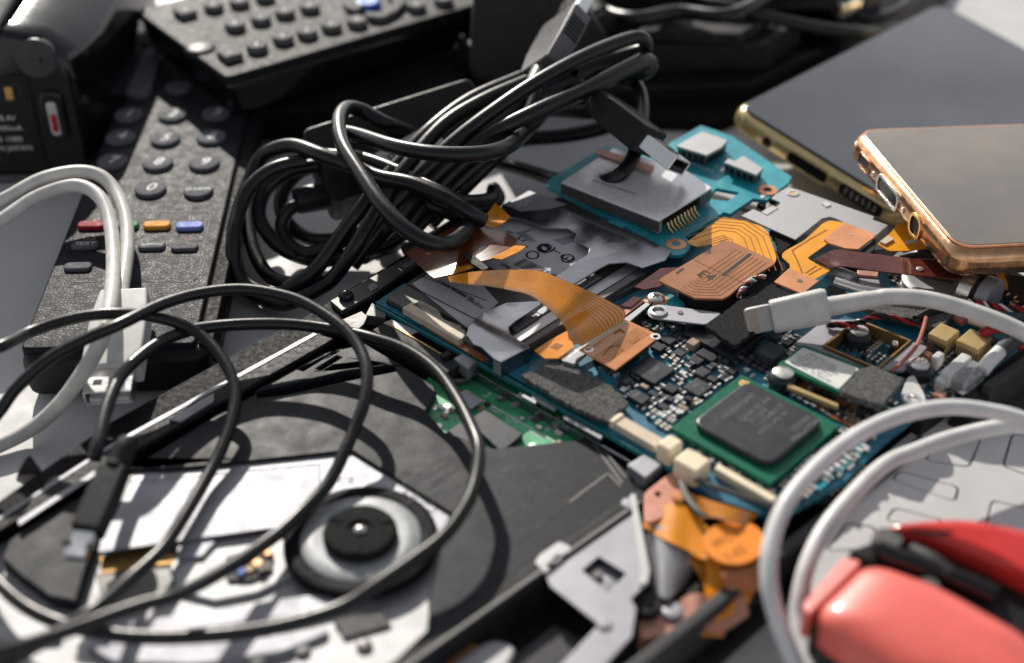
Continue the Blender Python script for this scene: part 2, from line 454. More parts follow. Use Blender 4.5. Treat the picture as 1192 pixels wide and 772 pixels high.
ORG = {}
def thing(name, label, cat, loc, group=None):
    o = bpy.data.objects.new(name, None); COL.objects.link(o); o.empty_display_size = .005
    o.location = Vector(loc)*S; ORG[o] = Vector(loc)
    o['label'] = label; o['category'] = cat
    if group: o['group'] = group
    return o
def tag(o, label, cat, group=None):
    o['label'] = label; o['category'] = cat
    if group: o['group'] = group
    return o
def origin(o):
    return ORG.get(o, Vector((0, 0, 0)))
def obj(name, m, mats, parent=None, bevel=0., seg=2, angle=35, label=None, recalc=True):
    if not isinstance(mats, (list, tuple)): mats = [mats]
    if parent is None:
        lo = Vector([min(v[i] for v in m.v) for i in range(3)]); hi = Vector([max(v[i] for v in m.v) for i in range(3)])
        org = Vector(((lo.x+hi.x)/2, (lo.y+hi.y)/2, lo.z))
    else: org = origin(parent)
    me = bpy.data.meshes.new(name)
    me.from_pydata([tuple((v-org)*S) for v in m.v], [], m.f)
    for k in mats: me.materials.append(MT[k])
    me.polygons.foreach_set('material_index', m.mi)
    if m.uv:
        ul = me.uv_layers.new(name='UVMap')
        for lp in me.loops: ul.data[lp.index].uv = m.uv.get(lp.vertex_index, (0, 0))
    if recalc:
        bm = bmesh.new(); bm.from_mesh(me); bmesh.ops.recalc_face_normals(bm, faces=bm.faces); bm.to_mesh(me); bm.free()
    me.polygons.foreach_set('use_smooth', [True]*len(me.polygons))
    me.set_sharp_from_angle(angle=math.radians(angle)); me.update()
    o = bpy.data.objects.new(name, me); COL.objects.link(o)
    if parent is None: o.location = org*S
    else: o.parent = parent
    ORG[o] = org
    if bevel:
        b = o.modifiers.new('Bevel', 'BEVEL'); b.width = bevel*S; b.segments = seg; b.limit_method = 'ANGLE'; b.angle_limit = math.radians(40); b.harden_normals = True
    if label: o['label'] = label
    return o
_tx = {}
def textmesh(s, shear=0., bold=0.):
    k = (s, shear, bold)
    if k not in _tx:
        c = bpy.data.curves.new('glyphs', 'FONT'); c.body = s; c.align_x = 'CENTER'; c.align_y = 'CENTER'; c.shear = shear; c.offset = bold; c.resolution_u = 3
        o = bpy.data.objects.new('glyphs', c); COL.objects.link(o); dg = bpy.context.evaluated_depsgraph_get(); dg.update()
        e = o.evaluated_get(dg); me = e.to_mesh()
        _tx[k] = ([v.co.copy() for v in me.vertices], [list(p.vertices) for p in me.polygons])
        e.to_mesh_clear(); bpy.data.objects.remove(o); bpy.data.curves.remove(c)
    return _tx[k]
def glyphs(m, s, fr, h, shear=0., bold=0., mi=0, z=.005, sx=1.):
    v, f = textmesh(s, shear, bold)
    m.add([fr(p.x*h*sx, p.y*h, z) for p in v], f, mi); return m
def text(name, s, fr, h, mt, parent, **k):
    return obj(name, glyphs(M(), s, fr, h, **k), mt, parent, recalc=False)

# board axes: A runs down-right in the photo, B up-right
BF = Fr(U(780.7, 498, 1.75), U(903, 567, 1.75)-U(780.7, 498, 1.75))
AX, BX = BF.x, BF.y
def bfr(px, py, z): return Fr(U(px, py, z), AX, BX)

# ================================================================== table
m = M(); m.box(Fr((0, 10, 0), (1, 0, 0), (0, 1, 0)), (-62, 62), (-42, 48), (-2.2, 0))
o = obj('table', m, 'table', bevel=.15); o['kind'] = 'structure'

# ================================================================== remote control with pebbled face
def R1():
    z = 1.5
    fl = U(19, 409, z); fr = U(247, 402, z)
    f = Fr(fl, fr-fl); W = (fr-fl).length; Lh = 18.5
    T = thing('remote_control', 'long black pebbled television remote with number keys under the white plug', 'remote control', f(W/2, Lh/2, -z), 'remote controls')
    m = M(); m.prism(rounded([f(.06, .1), f(W-.42, .1), f(W-.42, Lh), f(.06, Lh)], .18), t=.5)
    obj('top_face', m, 'leather', T, bevel=.07, seg=3)
    m = M(); m.prism(rounded([f(.02, -.12, -.14), f(W-.05, -.12, -.14), f(W-.05, Lh+.1, -.14), f(.02, Lh+.1, -.14)], .4), t=1.25)
    obj('lower_shell', m, 'black', T, bevel=.3, seg=4)
    m = M(); m.prism(rounded([f(W-.38, .15, -.05), f(W, .15, -.05), f(W, Lh-.2, -.05), f(W-.38, Lh-.2, -.05)], .1), t=.6)
    obj('side_rail', m, 'blackflat', T, bevel=.06, seg=2)
    def lp(px, py): return f.loc(U(px, py, z))
    def key(px, py, rx, ry, mt, txt=None, h=.4, hh=.11, name='key', shp='round'):
        x, y, _ = lp(px, py); kf = f.at(x, y, 0)
        if shp == 'round':
            k = M(); k.lathe(kf, [(rx*.98, -.05), (rx, 0), (rx, hh*.7), (rx*.95, hh*.93), (rx*.86, hh), (.001, hh)], 28, cap=False)
            o = obj(name, k, mt, T, angle=60)
        else:
            k = M(); q = rounded([kf(-rx, -ry, hh), kf(rx, -ry, hh), kf(rx, ry, hh), kf(-rx, ry, hh)], min(rx, ry)*.95, 5); k.prism(q, t=hh+.05)
            o = obj(name, k, mt, T, bevel=.05, seg=3)
        if txt: text('key_print', txt, kf.at(0, 0, hh), h*1.12, 'ink', o, shear=.25, bold=.012, z=.006)
        return o
    for px, py, tx in ((150, 136, '1'), (201, 136, '2'), (252, 134, '3'), (141, 162, '4'), (192.5, 164, '5'), (246, 162, '6'), (131.5, 190, '7'), (184, 192, '8'), (238, 192, '9'), (175.5, 222, '0')):
        key(px, py, .445, .445, 'key', tx, .5)
    key(231, 224, .42, .42, 'key', 'Q.VIEW', .19)
    key(208, 104, .42, .42, 'key')
    for px, py, mt in ((107, 264, 'red_key'), (146, 264, 'green_key'), (183, 264, 'orange_key'), (221, 265, 'blue_key')):
        key(px, py, .37, .17, mt, shp='pill', name='colour_key', hh=.11)
    for px, py, tx in ((99, 287, 'TEXT'), (140, 287, None), (177, 288, 'SUBTITLE'), (215, 289, None), (91, 312, None)):
        key(px, py, .36, .17, 'key', tx,   .2 if tx == 'TEXT' else .125, shp='pill', hh=.09)
    # tapered rockers
    for q in (((143, 112), (150, 84), (163, 62), (180, 60), (187, 68), (181, 92), (176, 113), (160, 118)), ((164, 50), (170, 30), (180, 24), (194, 30), (190, 52), (178, 58))):
        k = M(); k.prism(rounded([f(*lp(a, b)[:2], .17) for a, b in q], .2), t=.22); obj('rocker_key', k, 'key', T, bevel=.07, seg=3)
    # engraved frame and prints
    k = M(); fr_ = [f(*lp(a, b)[:2], 0) for a, b in ((92, 247), (246, 247), (229, 328), (66, 328))]
    q = rounded(fr_, .25, 4); q.append(q[0]); k.line(q, .035, .006); obj('engraved_outline', k, 'inkdark', T, recalc=False)
    k = M(); k.line([f(*lp(a, b)[:2]) for a, b in ((221, 252), (221, 256))], .03); k.line([f(*lp(a, b)[:2]) for a, b in ((225, 252), (225, 256))], .03)
    for c in (178, 184): glyphs(k, '>', f.at(*lp(c, 276)[:2]), .22)
    k.line([f(*lp(a, b)[:2]) for a, b in ((98, 274), (110, 274), (110, 279), (98, 279), (98, 274))], .025)
    obj('legend_print', k, 'inkgrey', T, recalc=False)
    k = M(); k.line([f(*lp(214, 277)[:2]), f(*lp(219, 277)[:2])], .07); obj('record_dot', k, 'red_key', T, recalc=False)
R1()

# ================================================================== second remote, lying across
def R2():
    z = 3.05
    n = U(263, 91, z); l = U(175, 7, z); r = U(545, 8, z)
    f = Fr(n, r-n); W = f.loc(l)[1]; Lh = 15.5
    T = thing('remote_control', 'thick black remote with raised round keys and a blue key, lying across the pebbled remote', 'remote control', f(Lh/2, W/2, -1.45), 'remote controls')
    m = M(); m.prism(rounded([f(0, 0), f(Lh, 0), f(Lh, W), f(0, W)], .3), t=.3); obj('top_face', m, 'leather2', T, bevel=.08, seg=3)
    m = M(); q0 = [f(.04, .04, -.24), f(Lh, .04, -.24), f(Lh, W-.04, -.24), f(.04, W-.04, -.24)]; q1 = [f(.3, .14, -1.5), f(Lh, .14, -1.35), f(Lh, W-.3, -1.35), f(.3, W-.3, -1.5)]
    m.add(q0+q1, [[0, 1, 2, 3], [7, 6, 5, 4], [0, 4, 5, 1], [1, 5, 6, 2], [2, 6, 7, 3], [3, 7, 4, 0]]); obj('lower_shell', m, 'blackgloss', T, bevel=.25, seg=4)
    m = M(); q = [f(.3, .28), f(Lh, .28)]; m.line(q, .05, .005); m.line([f(.3, .28), f(.3, W-.28)], .05, .006); obj('edge_groove', m, 'inkdark', T, recalc=False)
    def kp(px, py): return f.loc(U(px, py, z+.2))[:2]
    def rk(px, py, r=.33, mt='keylit'):
        x, y = kp(px, py); kf = f.at(x, y, 0); k = M()
        k.lathe(kf, [(r, -.02), (r, .17), (r*.92, .21), (r*.7, .205), (.001, .2)], 24, cap=False); o = obj('key', k, mt, T, angle=60)
        k = M(); k.line([kf(-.06, -.1, .205), kf(.05, .1, .205)], .05); obj('key_print', k, 'ink', o, recalc=False)
    rows = [(298.5, 51), (329, 41), (357, 34.5), (385, 27), (415, 22)], [(273, 26), (303, 18.5), (331, 11), (360, 5)], [(248, 4), (278, -1), (308, -7)], [(484, 4), (516, -3)]
    for rw in rows:
        for a, b in rw: rk(a, b)
    for a, b in ((267, 60), (215, 11)):
        x, y = kp(a, b); k = M(); k.prism(rounded([f(x-.3, y-.33, .2), f(x+.3, y-.33, .2), f(x+.3, y+.33, .2), f(x-.3, y+.33, .2)], .08), t=.22); o = obj('key', k, 'keylit', T, bevel=.04)
        k = M(); glyphs(k, 'o', f.at(x, y, .2), .35); obj('key_print', k, 'ink', o, recalc=False)
    for q in (((404, 9), (398, 2), (420, -6), (440, -4), (424, 6), (415, 12)), ((424, 13), (440, 14), (452, 9), (458, 0), (450, -7), (470, -10), (472, 2), (462, 12), (446, 20), (428, 19))):
        k = M(); k.prism(rounded([f(*kp(a, b), .2) for a, b in q], .12), t=.22); obj('curved_key', k, 'keylit', T, bevel=.06, seg=3)
    rk(428, 1, .42, 'bluebtn')
    x, y = kp(222, 51); k = M(); kf = Fr(f(.02, y-.2, -.1), f.y, f.z)
    b = Fr(f(.34, y-.1, -.12), f.x, f.y); k.lathe(b, [(.5, 0), (.48, .14), (.36, .19), (.001, .2)], 28, cap=False); obj('infrared_window', k, 'black', T, angle=60)
R2()

# ================================================================== camcorder
def CAMC():
    c = U(104, 212, 0); f = Fr(c, U(104, 212, 0)-U(-20, 214, 0)); f = Fr(c, f.x)
    T = thing('camcorder', 'glossy black camcorder with silver top beside the pebbled remote', 'camcorder', f(-3, 5, 0))
    W = 6.5
    m = M()                                   # body lofted from front to back
    secs = ((0., .12, 4.8, .0), (.25, .25, 4.95, .0), (1.0, .5, 4.9, .1), (2.2, .85, 4.9, .2), (7.5, .9, 5.0, .2), (9.5, .7, 5.0, .2))
    n = 0
    for y, bx, h, lf in secs:
        pr_ = [(-W, lf), (-.9, lf), (bx*.6-.1, .35+lf), (bx, 1.1), (bx*1., 3.0), (bx*.85-.1, h-.9), (bx*.35-.7, h-.2), (-1.6, h), (-W, h)]
        n = len(pr_); m.v += [f(x, y, zz) for x, zz in pr_]
    for k in range(len(secs)-1):
        for i in range(n): j = (i+1) % n; m.f.append([k*n+i, k*n+j, (k+1)*n+j, (k+1)*n+i]); m.mi.append(0)
    m.f.append(list(range(n))); m.f.append([(len(secs)-1)*n+i for i in reversed(range(n))]); m.mi += [0, 0]
    obj('body', m, 'blackgloss', T, bevel=.16, seg=3)
    m = M(); pr_ = [(-W, 4.85), (-1.9, 4.85), (-1.62, 4.95), (-1.7, 5.12), (-2.1, 5.25), (-W, 5.3)]
    n = len(pr_); m.v = [f(x, .1, zz) for x, zz in pr_]+[f(x, 9.6, zz+.3) for x, zz in pr_]
    for i in range(n): j = (i+1) % n; m.f.append([i, j, n+j, n+i]); m.mi.append(0)
    m.f += [list(range(n)), [n+i for i in reversed(range(n))]]; m.mi += [0, 0]
    obj('silver_top', m, 'silverdull', T, bevel=.12, seg=3)
    g = Fr(f(0, -.02, 0), f.x, (0, 0, 1))     # face frame: x right, y up, z toward viewer
    m = M(); m.prism(rounded([g(-W, .6, .05), g(-1.15, .6, .05), g(-1.15, 3.6, .05), g(-W, 3.6, .05)], .15), d=g.z*-.2); obj('port_panel', m, 'black', T, bevel=.04)
    m = M(); m.prism(rounded([g(-W, 2.75, .09), g(-1.3, 2.75, .09), g(-1.3, 3.45, .09), g(-W, 3.45, .09)], .06), d=g.z*-.1); o = obj('contact_recess', m, 'blackmatte', T)
    for x in (-1.75, -2.45, -3.1):
        k = M(); k.box(g, (x-.12, x+.12), (2.88, 3.3), (.08, .16)); obj('contact', k, 'goldpaint', o, bevel=.04)
    m = M()
    for j, (tx, yy) in enumerate((('DC IN 8.4V', 2.25), ('7.2V  1900mA', 1.92), ('TYPE B 1080', 1.55), ('MADE IN JAPAN', 1.25))): glyphs(m, tx, g.at(-2.4, yy, .055), .24, sx=1.1)
    obj('rating_print', m, 'ink', T, recalc=False)
    m = M(); m.prism(rounded([g(-.95, 1.45, .12), g(-.25, 1.45, .12), g(-.25, 3.1, .12), g(-.95, 3.1, .12)], .34, 6), d=g.z*-.3); o = obj('switch_bezel', m, 'blackgloss', T, bevel=.08, seg=3)
    m = M(); m.prism(rounded([g(-.76, 1.7, .16), g(-.46, 1.7, .16), g(-.46, 2.8, .16), g(-.76, 2.8, .16)], .14, 5), d=g.z*-.1); s2 = obj('switch_slot', m, 'nickel', T, bevel=.02)
    m = M(); m.box(g, (-.68, -.53), (1.85, 2.4), (.14, .24)); obj('switch_lever', m, 'redswitch', s2, bevel=.04)
    m = M(); h = Fr(f(-.80, .0, 4.1), f.x, (0, 0, 1)); m.prism([h(a, b, .07) for a, b in arc(0, 0, .6, .62)], d=h.z*-.4); obj('corner_button', m, 'grey', T, bevel=.1, seg=3)
    m = M(); m.prism([h(a+.15, b, .08) for a, b in arc(0, 0, .05, .1)], d=h.z*-.05); obj('button_mark', m, 'inkdark', T)
    m = M(); m.box(g, (-W, -1.2), (.12, .34), (.02, .08)); o = obj('model_plate', m, 'grey', T, bevel=.02)
    text('plate_print', '0AP01P0', g.at(-2.3, .23, .08), .26, 'inkgrey', o)
CAMC()

# ================================================================== white USB cable by the remote
def usb_box(m, f, w, h, y0, y1, t=.05, mi=0):
    """hollow metal shell along the frame's y axis"""
    o_ = [f(-w/2, y0, -h/2), f(w/2, y0, -h/2), f(w/2, y0, h/2), f(-w/2, y0, h/2)]
    i_ = [f(-w/2+t, y0, -h/2+t), f(w/2-t, y0, -h/2+t), f(w/2-t, y0, h/2-t), f(-w/2+t, y0, h/2-t)]
    m.prism(o_, d=f.y*(y1-y0), holes=[i_], mi=mi)
def usb_plug(T, f, w=1.09, h=.42, L=1.1, bw=1.42, bh=.72, bl=1.9, body='blackmatte', taper=.25, logo=True, ridges=False, strain=True):
    """USB-A plug: shell from y=0 to L, overmould from 0 back to -bl; wide face is +z"""
    m = M(); a = [(-bw/2, -bh/2), (bw/2, -bh/2), (bw/2, bh/2), (-bw/2, bh/2)]
    st = ((0, 1, 1), (-bl*.62, 1, 1), (-bl, 1-taper*1.6, 1-taper)); n = 4
    for y, kx, kz in st: m.v += [f(x*kx, y, zz*kz) for x, zz in a]
    for k in range(2):
        for i in range(4): j = (i+1) % 4; m.f.append([k*4+i, k*4+j, k*4+4+j, k*4+4+i]); m.mi.append(0)
    m.f += [[3, 2, 1, 0], [8, 9, 10, 11]]; m.mi += [0, 0]
    b = obj('plug_body', m, body, T, bevel=.07, seg=3)
    if logo:
        k = M(); g = f.at(0, -bl*.4, bh/2)
        for q in ([(0, -.45), (0, .4)], [(0, -.1), (.16, .1), (.16, .25)], [(0, -.25), (-.16, -.05), (-.16, .1)]):
            P_ = [g(x, y, .004) for x, y in q]
            for p, r in zip(P_, P_[1:]):
                d = (r-p).normalized(); s_ = d.cross(g.z)*.022; k.add([p-s_, p+s_, r+s_, r-s_], [[0, 1, 2, 3]])
        for x, y in ((0, .45), (.16, .3), (-.16, .13), (0, -.5)): k.add([g(x+.055*math.cos(a), y+.055*math.sin(a), .005) for a in [i*math.pi/4 for i in range(8)]], [list(range(8))])
        for a0 in (.62, -.62):
            k.add([g(a0*bw*.45-.012, -.7, .004), g(a0*bw*.45+.012, -.7, .004), g(a0*bw*.45+.012, .6, .004), g(a0*bw*.45-.012, .6, .004)], [[0, 1, 2, 3]])
        obj('embossed_mark', k, 'black', b, recalc=False)
    if ridges:
        k = M()
        for i in range(6): k.box(f, (bw/2-.02, bw/2+.035), (-.55-i*.16, -.47-i*.16), (-bh/2+.08, bh/2-.06))
        obj('grip_ridges', k, 'black', b, bevel=.015)
    m = M(); usb_box(m, f, w, h, 0, L); s = obj('metal_shell', m, 'brightmetal', T, bevel=.025)
    k = M()
    for x in (-.25, .25): k.box(f, (x-.1, x+.1), (L*.45, L*.68), (h/2-.01, h/2+.006))
    obj('latch_hole', k, 'inkdark', s)
    k = M(); k.box(f, (-w/2+.1, w/2-.1), (.0, L*.93), (-h/2+.06, -h/2+.17)); obj('contact_tongue', k, 'black' if body != 'whiteplastic' else 'whiteplastic', s)
    if strain:
        k = M(); k.lathe(Fr(f(0, -bl+.02, 0), f.x, f.z), [(.28, 0), (.25, .18), (.27, .22), (.24, .4), (.26, .44), (.22, .7), (.21, .75)], 16); obj('strain_relief', k, body, b, angle=50)

T = thing('usb_cable', 'doubled white cable whose white plug lies on the pebbled remote', 'USB cable', U(130, 390, 1.5))
m = M()
m.tube(wire([(-190, 370, .2), (-110, 285, 1.2), (-40, 246, 2.2), (0, 234, 2.4), (47, 209, 2.6), (89, 200, 2.6), (117, 205, 2.5), (134, 223, 2.3), (146, 254, 2.15), (148, 289, 2.1), (143, 328, 2.1), (139, 352, 2.1)]), .185, 14)
obj('cord', m, 'white', T)
m = M(); m.tube(wire([(-190, 400, .2), (-110, 320, 1.0), (-40, 278, 2.0), (0, 257, 2.2), (39, 231, 2.4), (78, 217, 2.55), (101, 219, 2.55), (119, 234, 2.45), (129, 265, 2.3), (132, 308, 2.3), (129, 350, 2.6), (122, 385, 2.6), (112, 408, 2.45), (93, 440, 2.0), (70, 470, 1.0), (40, 497, .4), (0, 518, .25), (-40, 532, .22), (-130, 545, .2), (-220, 520, .2)]), .185, 14)
obj('cord', m, 'white', T)
f0 = U(131, 436, 1.72); b0 = U(137, 346, 2.12); yy = (f0-b0).normalized(); f = Fr(f0, U(80, 436, 1.72)-U(160, 432, 1.72), yy)
usb_plug(T, f, body='whiteplastic', bl=(f0-b0).length, bw=1.35, bh=.66, L=.75, logo=False, taper=.1, strain=False)

# ================================================================== thin black cable, loops over the drive
T = thing('usb_cable', 'thin black cable looping over the open optical drive, plug pointing down', 'USB cable', U(112, 590, 2.0), 'black USB cables')
m = M()
m.tube(wire([(-190, 560, .2), (-110, 470, 1.7), (-40, 418, 2.9), (0, 404, 3.2), (34, 387, 2.9), (84, 371, 2.95), (135, 365, 2.97), (185, 370, 2.75), (229, 387, 2.45), (259, 418, 2.2), (274, 455, 1.95), (269, 492, 1.75), (259, 520, 1.62), (244, 550, 1.52), (215, 600, 1.5), (188, 640, 1.5), (151, 674, 1.65), (111, 708, 2.0), (70, 735, 2.0), (20, 765, 2.0), (-30, 800, 1.7), (-100, 850, .8), (-180, 900, .2)]), .138, 12)
obj('cord', m, 'cablematte', T)
m = M()
m.tube(wire([(-130, 660, .2), (-75, 575, .9), (-30, 515, 1.6), (0, 478, 2.0), (20, 451, 2.4), (57, 418, 2.9), (101, 394, 3.15), (141, 377, 3.25), (189, 354, 3.05), (236, 341, 2.88), (286, 337, 2.78), (337, 346, 2.72), (370, 361, 2.66), (400, 382, 2.6), (418, 405, 2.5), (427, 431, 2.4), (425, 465, 2.2), (413, 498, 1.95), (402, 524, 1.8), (383, 562, 1.58), (357, 590, 1.5), (324, 621, 1.55), (282, 651, 1.75), (233, 680, 2.0), (200, 695, 2.3), (160, 706, 2.35), (100, 727, 2.4), (40, 748, 2.4), (-10, 764, 2.3), (-60, 785, 1.9), (-140, 825, .8), (-220, 860, .2)]), .142, 12)
obj('cord', m, 'cablematte', T)
m = M()
m.tube(wire([(110, 535, 2.35), (115, 514, 2.5), (125, 472, 2.6), (141, 438, 2.6), (168, 411, 2.5), (202, 391, 2.4), (242, 381, 2.25), (303, 377, 2.15), (354, 379, 2.05), (400, 386, 2.05), (434, 394, 2.1), (474, 408, 2.1), (508, 432, 2.12), (532, 465, 2.15), (549, 498, 2.2), (557, 522, 2.25), (555, 552, 2.2), (544, 586, 2.15), (518, 623, 2.05), (480, 653, 1.95), (436, 683, 1.85), (396, 708, 1.75), (330, 728, 1.7), (265, 738, 1.6), (200, 742, 1.6), (150, 741, 1.6), (114, 736, 1.6), (74, 727, 1.6), (34, 709, 1.6), (0, 680, 1.6), (-30, 640, 1.5), (-80, 620, .9), (-160, 640, .2)]), .146, 12)
obj('cord', m, 'cablematte', T)
f0 = U(101, 621, 2.0); b0 = U(112, 546, 2.3); f = Fr(f0, U(60, 621, 2.0)-U(125, 629, 2.0), f0-b0)
usb_plug(T, f, w=.42, h=.24, L=.62, bw=.62, bh=.46, bl=(f0-b0).length, logo=False, taper=.06)

# ================================================================== thick black cable bundle
def seg(T, pts, r=.205, mt='cable'): m = M(); m.tube(wire(pts), r, 14); return obj('cord', m, mt, T)
T = thing('usb_cable', 'bundled thick black cable, plug hanging over the card reader', 'USB cable', U(450, 260, .3), 'black USB cables')
seg(T, [(357, 187, 3.0), (318, 197, 2.9), (292, 217, 2.6), (279, 243, 2.2), (272, 275, 1.8), (273, 310, 1.2), (285, 335, .8), (310, 349, .6), (334, 353, .6), (372, 335, .9), (390, 321, 1.2), (415, 285, 2.0), (445, 235, 2.8), (474, 193, 3.4), (516, 146, 3.9), (561, 118, 4.1), (613, 95, 4.2)])
seg(T, [(289, 214, 2.2), (302, 185, 2.7), (321, 173, 3.1), (344, 170, 3.3), (373, 180, 3.4), (409, 193, 3.3), (441, 206, 3.3), (480, 214, 3.4), (516, 229, 3.3), (545, 247, 3.0), (563, 257, 2.7)])
seg(T, [(289, 214, 2.2), (278, 245, 1.8), (271, 280, 1.2), (279, 321, .5), (302, 340, .4), (325, 343, .6), (340, 333, .9), (367, 314, 1.3), (396, 275, 2.0), (420, 243, 2.6), (438, 219, 2.9), (467, 187, 3.3), (503, 149, 3.8), (548, 116, 4.0), (607, 90, 4.1)])
seg(T, [(372, 192, 2.6), (338, 199, 2.4), (310, 220, 2.0), (301, 246, 1.6), (309, 269, 1.2), (331, 291, .8), (367, 303, .6), (396, 300, .6), (428, 292, .7), (461, 279, .9), (480, 262, 1.2)])
seg(T, [(372, 190, 1.9), (345, 203, 1.8), (328, 228, 1.4), (330, 252, 1.0), (344, 269, .7), (364, 279, .6), (392, 279, .6), (420, 272, .7)])
seg(T, [(380, 181, 2.9), (422, 185, 3.1), (471, 203, 3.2), (516, 226, 3.2), (540, 235, 2.7), (570, 232, 2.2), (575, 220, 2.0)], .2)
# loop lying over the bundle, tied round it
seg(T, [(520, 172, 2.2), (480, 155, 2.8), (450, 144, 3.3), (422, 129, 3.6), (404, 126, 3.9), (395, 140, 4.1), (399, 168, 4.1), (419, 201, 4.0), (445, 239, 3.8), (477, 270, 3.5), (508, 285, 3.2), (532, 279, 2.9), (547, 260, 2.6), (548, 243, 2.1), (535, 228, 1.6)])
seg(T, [(392, 152, 3.9), (419, 158, 4.1), (461, 171, 4.4), (510, 179, 4.5), (558, 179, 4.4), (590, 171, 4.1), (608, 157, 3.7), (622, 143, 3.2), (640, 122, 2.9)])
# strands to the far bend and back
seg(T, [(450, 250, 2.4), (487, 206, 3.3), (526, 167, 3.9), (574, 130, 4.4), (626, 95, 4.8), (684, 64, 5.0), (731, 46, 5.0), (748, 45, 4.9), (752, 56, 4.5), (735, 62, 4.3), (700, 72, 4.2), (668, 82, 4.2)])
seg(T, [(455, 265, 2.3), (505, 205, 3.2), (543, 174, 3.7), (579, 152, 4.1), (626, 129, 4.4), (684, 103, 4.5), (731, 79, 4.5), (751, 70, 4.4), (758, 76, 4.1), (750, 84, 3.9), (728, 88, 3.7)], .22)
seg(T, [(470, 268, 2.0), (515, 213, 2.9), (550, 180, 3.4), (600, 147, 3.8), (640, 126, 3.9), (673, 112, 3.8)], .2)
seg(T, [(480, 270, 1.8), (530, 215, 2.6), (565, 185, 3.1), (600, 165, 3.4)], .2)
# low strands behind and in front
seg(T, [(580, 190, .9), (614, 199, .9), (647, 209, 1.0), (681, 214, 1.9), (711, 209, 2.5), (728, 197, 2.7), (738, 180, 2.9), (744, 155, 3.1), (748, 125, 3.3), (742, 101, 3.4), (722, 92, 3.4), (700, 96, 3.4)])
seg(T, [(560, 168, 1.2), (614, 162, 1.4), (660, 158, 1.6), (703, 149, 1.9), (735, 135, 2.2)], .22)
seg(T, [(590, 132, 2.2), (640, 128, 2.4), (684, 131, 2.6), (715, 128, 2.7)], .2)
seg(T, [(470, 292, .9), (500, 280, 1.2), (530, 262, 1.2), (552, 246, 1.0)], .2)
seg(T, [(423, 300, .7), (440, 292, .5), (460, 285, .4), (452, 270, .4), (430, 265, .4)], .2)
seg(T, [(430, 230, 1.0), (480, 238, 1.4), (520, 246, 1.6), (560, 243, 1.4), (580, 232, 1.2), (574, 219, 1.2)], .2)
seg(T, [(430, 290, 1.0), (462, 255, 1.9), (500, 212, 2.7), (545, 168, 3.3), (590, 136, 3.6), (625, 112, 3.7)], .2)
seg(T, [(410, 310, .8), (440, 268, 1.6), (478, 222, 2.4), (520, 178, 3.0), (560, 146, 3.4), (600, 118, 3.6), (650, 96, 3.7), (690, 78, 3.8)], .2)
seg(T, [(395, 178, 2.5), (430, 196, 2.7), (470, 218, 2.7), (505, 240, 2.5), (530, 250, 2.2)], .2)
seg(T, [(300, 200, 1.6), (290, 235, 1.2), (292, 280, .8), (310, 318, .5), (340, 330, .5), (372, 318, .6)], .2)
# plug hanging to the right
c = U(757, 167, 3.4); sc_ = FPX/(c-CAM).dot(FW)
a_ = V(.74, .69, -.43); w_ = V(.57, .095, .92)
f = Fr(c, w_-a_*(w_.dot(a_)/a_.dot(a_)), a_)
if f.z.z < 0: f = Fr(c, -f.x, a_)
usb_plug(T, f, bl=2.1, bw=1.35, bh=.8, taper=.22)

T = thing('usb_cable', 'black cable in the bundle, its grey faced plug standing upright', 'USB cable', U(620, 120, 1.0), 'black USB cables')
c = U(660, 25, 4.9); a_ = V(.42, -.9, .75); w_ = V(-.75, .38, .8)
f = Fr(c, w_-a_*(w_.dot(a_)/a_.dot(a_)), a_)
print('plugU z', f.z, 'x', f.x)
if f.z.dot(FW) > 0: f = Fr(c, -f.x, a_)
usb_plug(T, f, bl=2.4, bw=1.5, bh=.68, taper=.12, ridges=True, body='plugface', logo=False)
m = M(); m.tube(crom([f(0, -2.3), f(0, -2.9), f(.1, -3.5, -.2)]+P([(600, 160, 3.4), (575, 185, 2.8), (535, 225, 2.0), (500, 262, 1.4)])), .2, 12); obj('cord', m, 'cable', T)

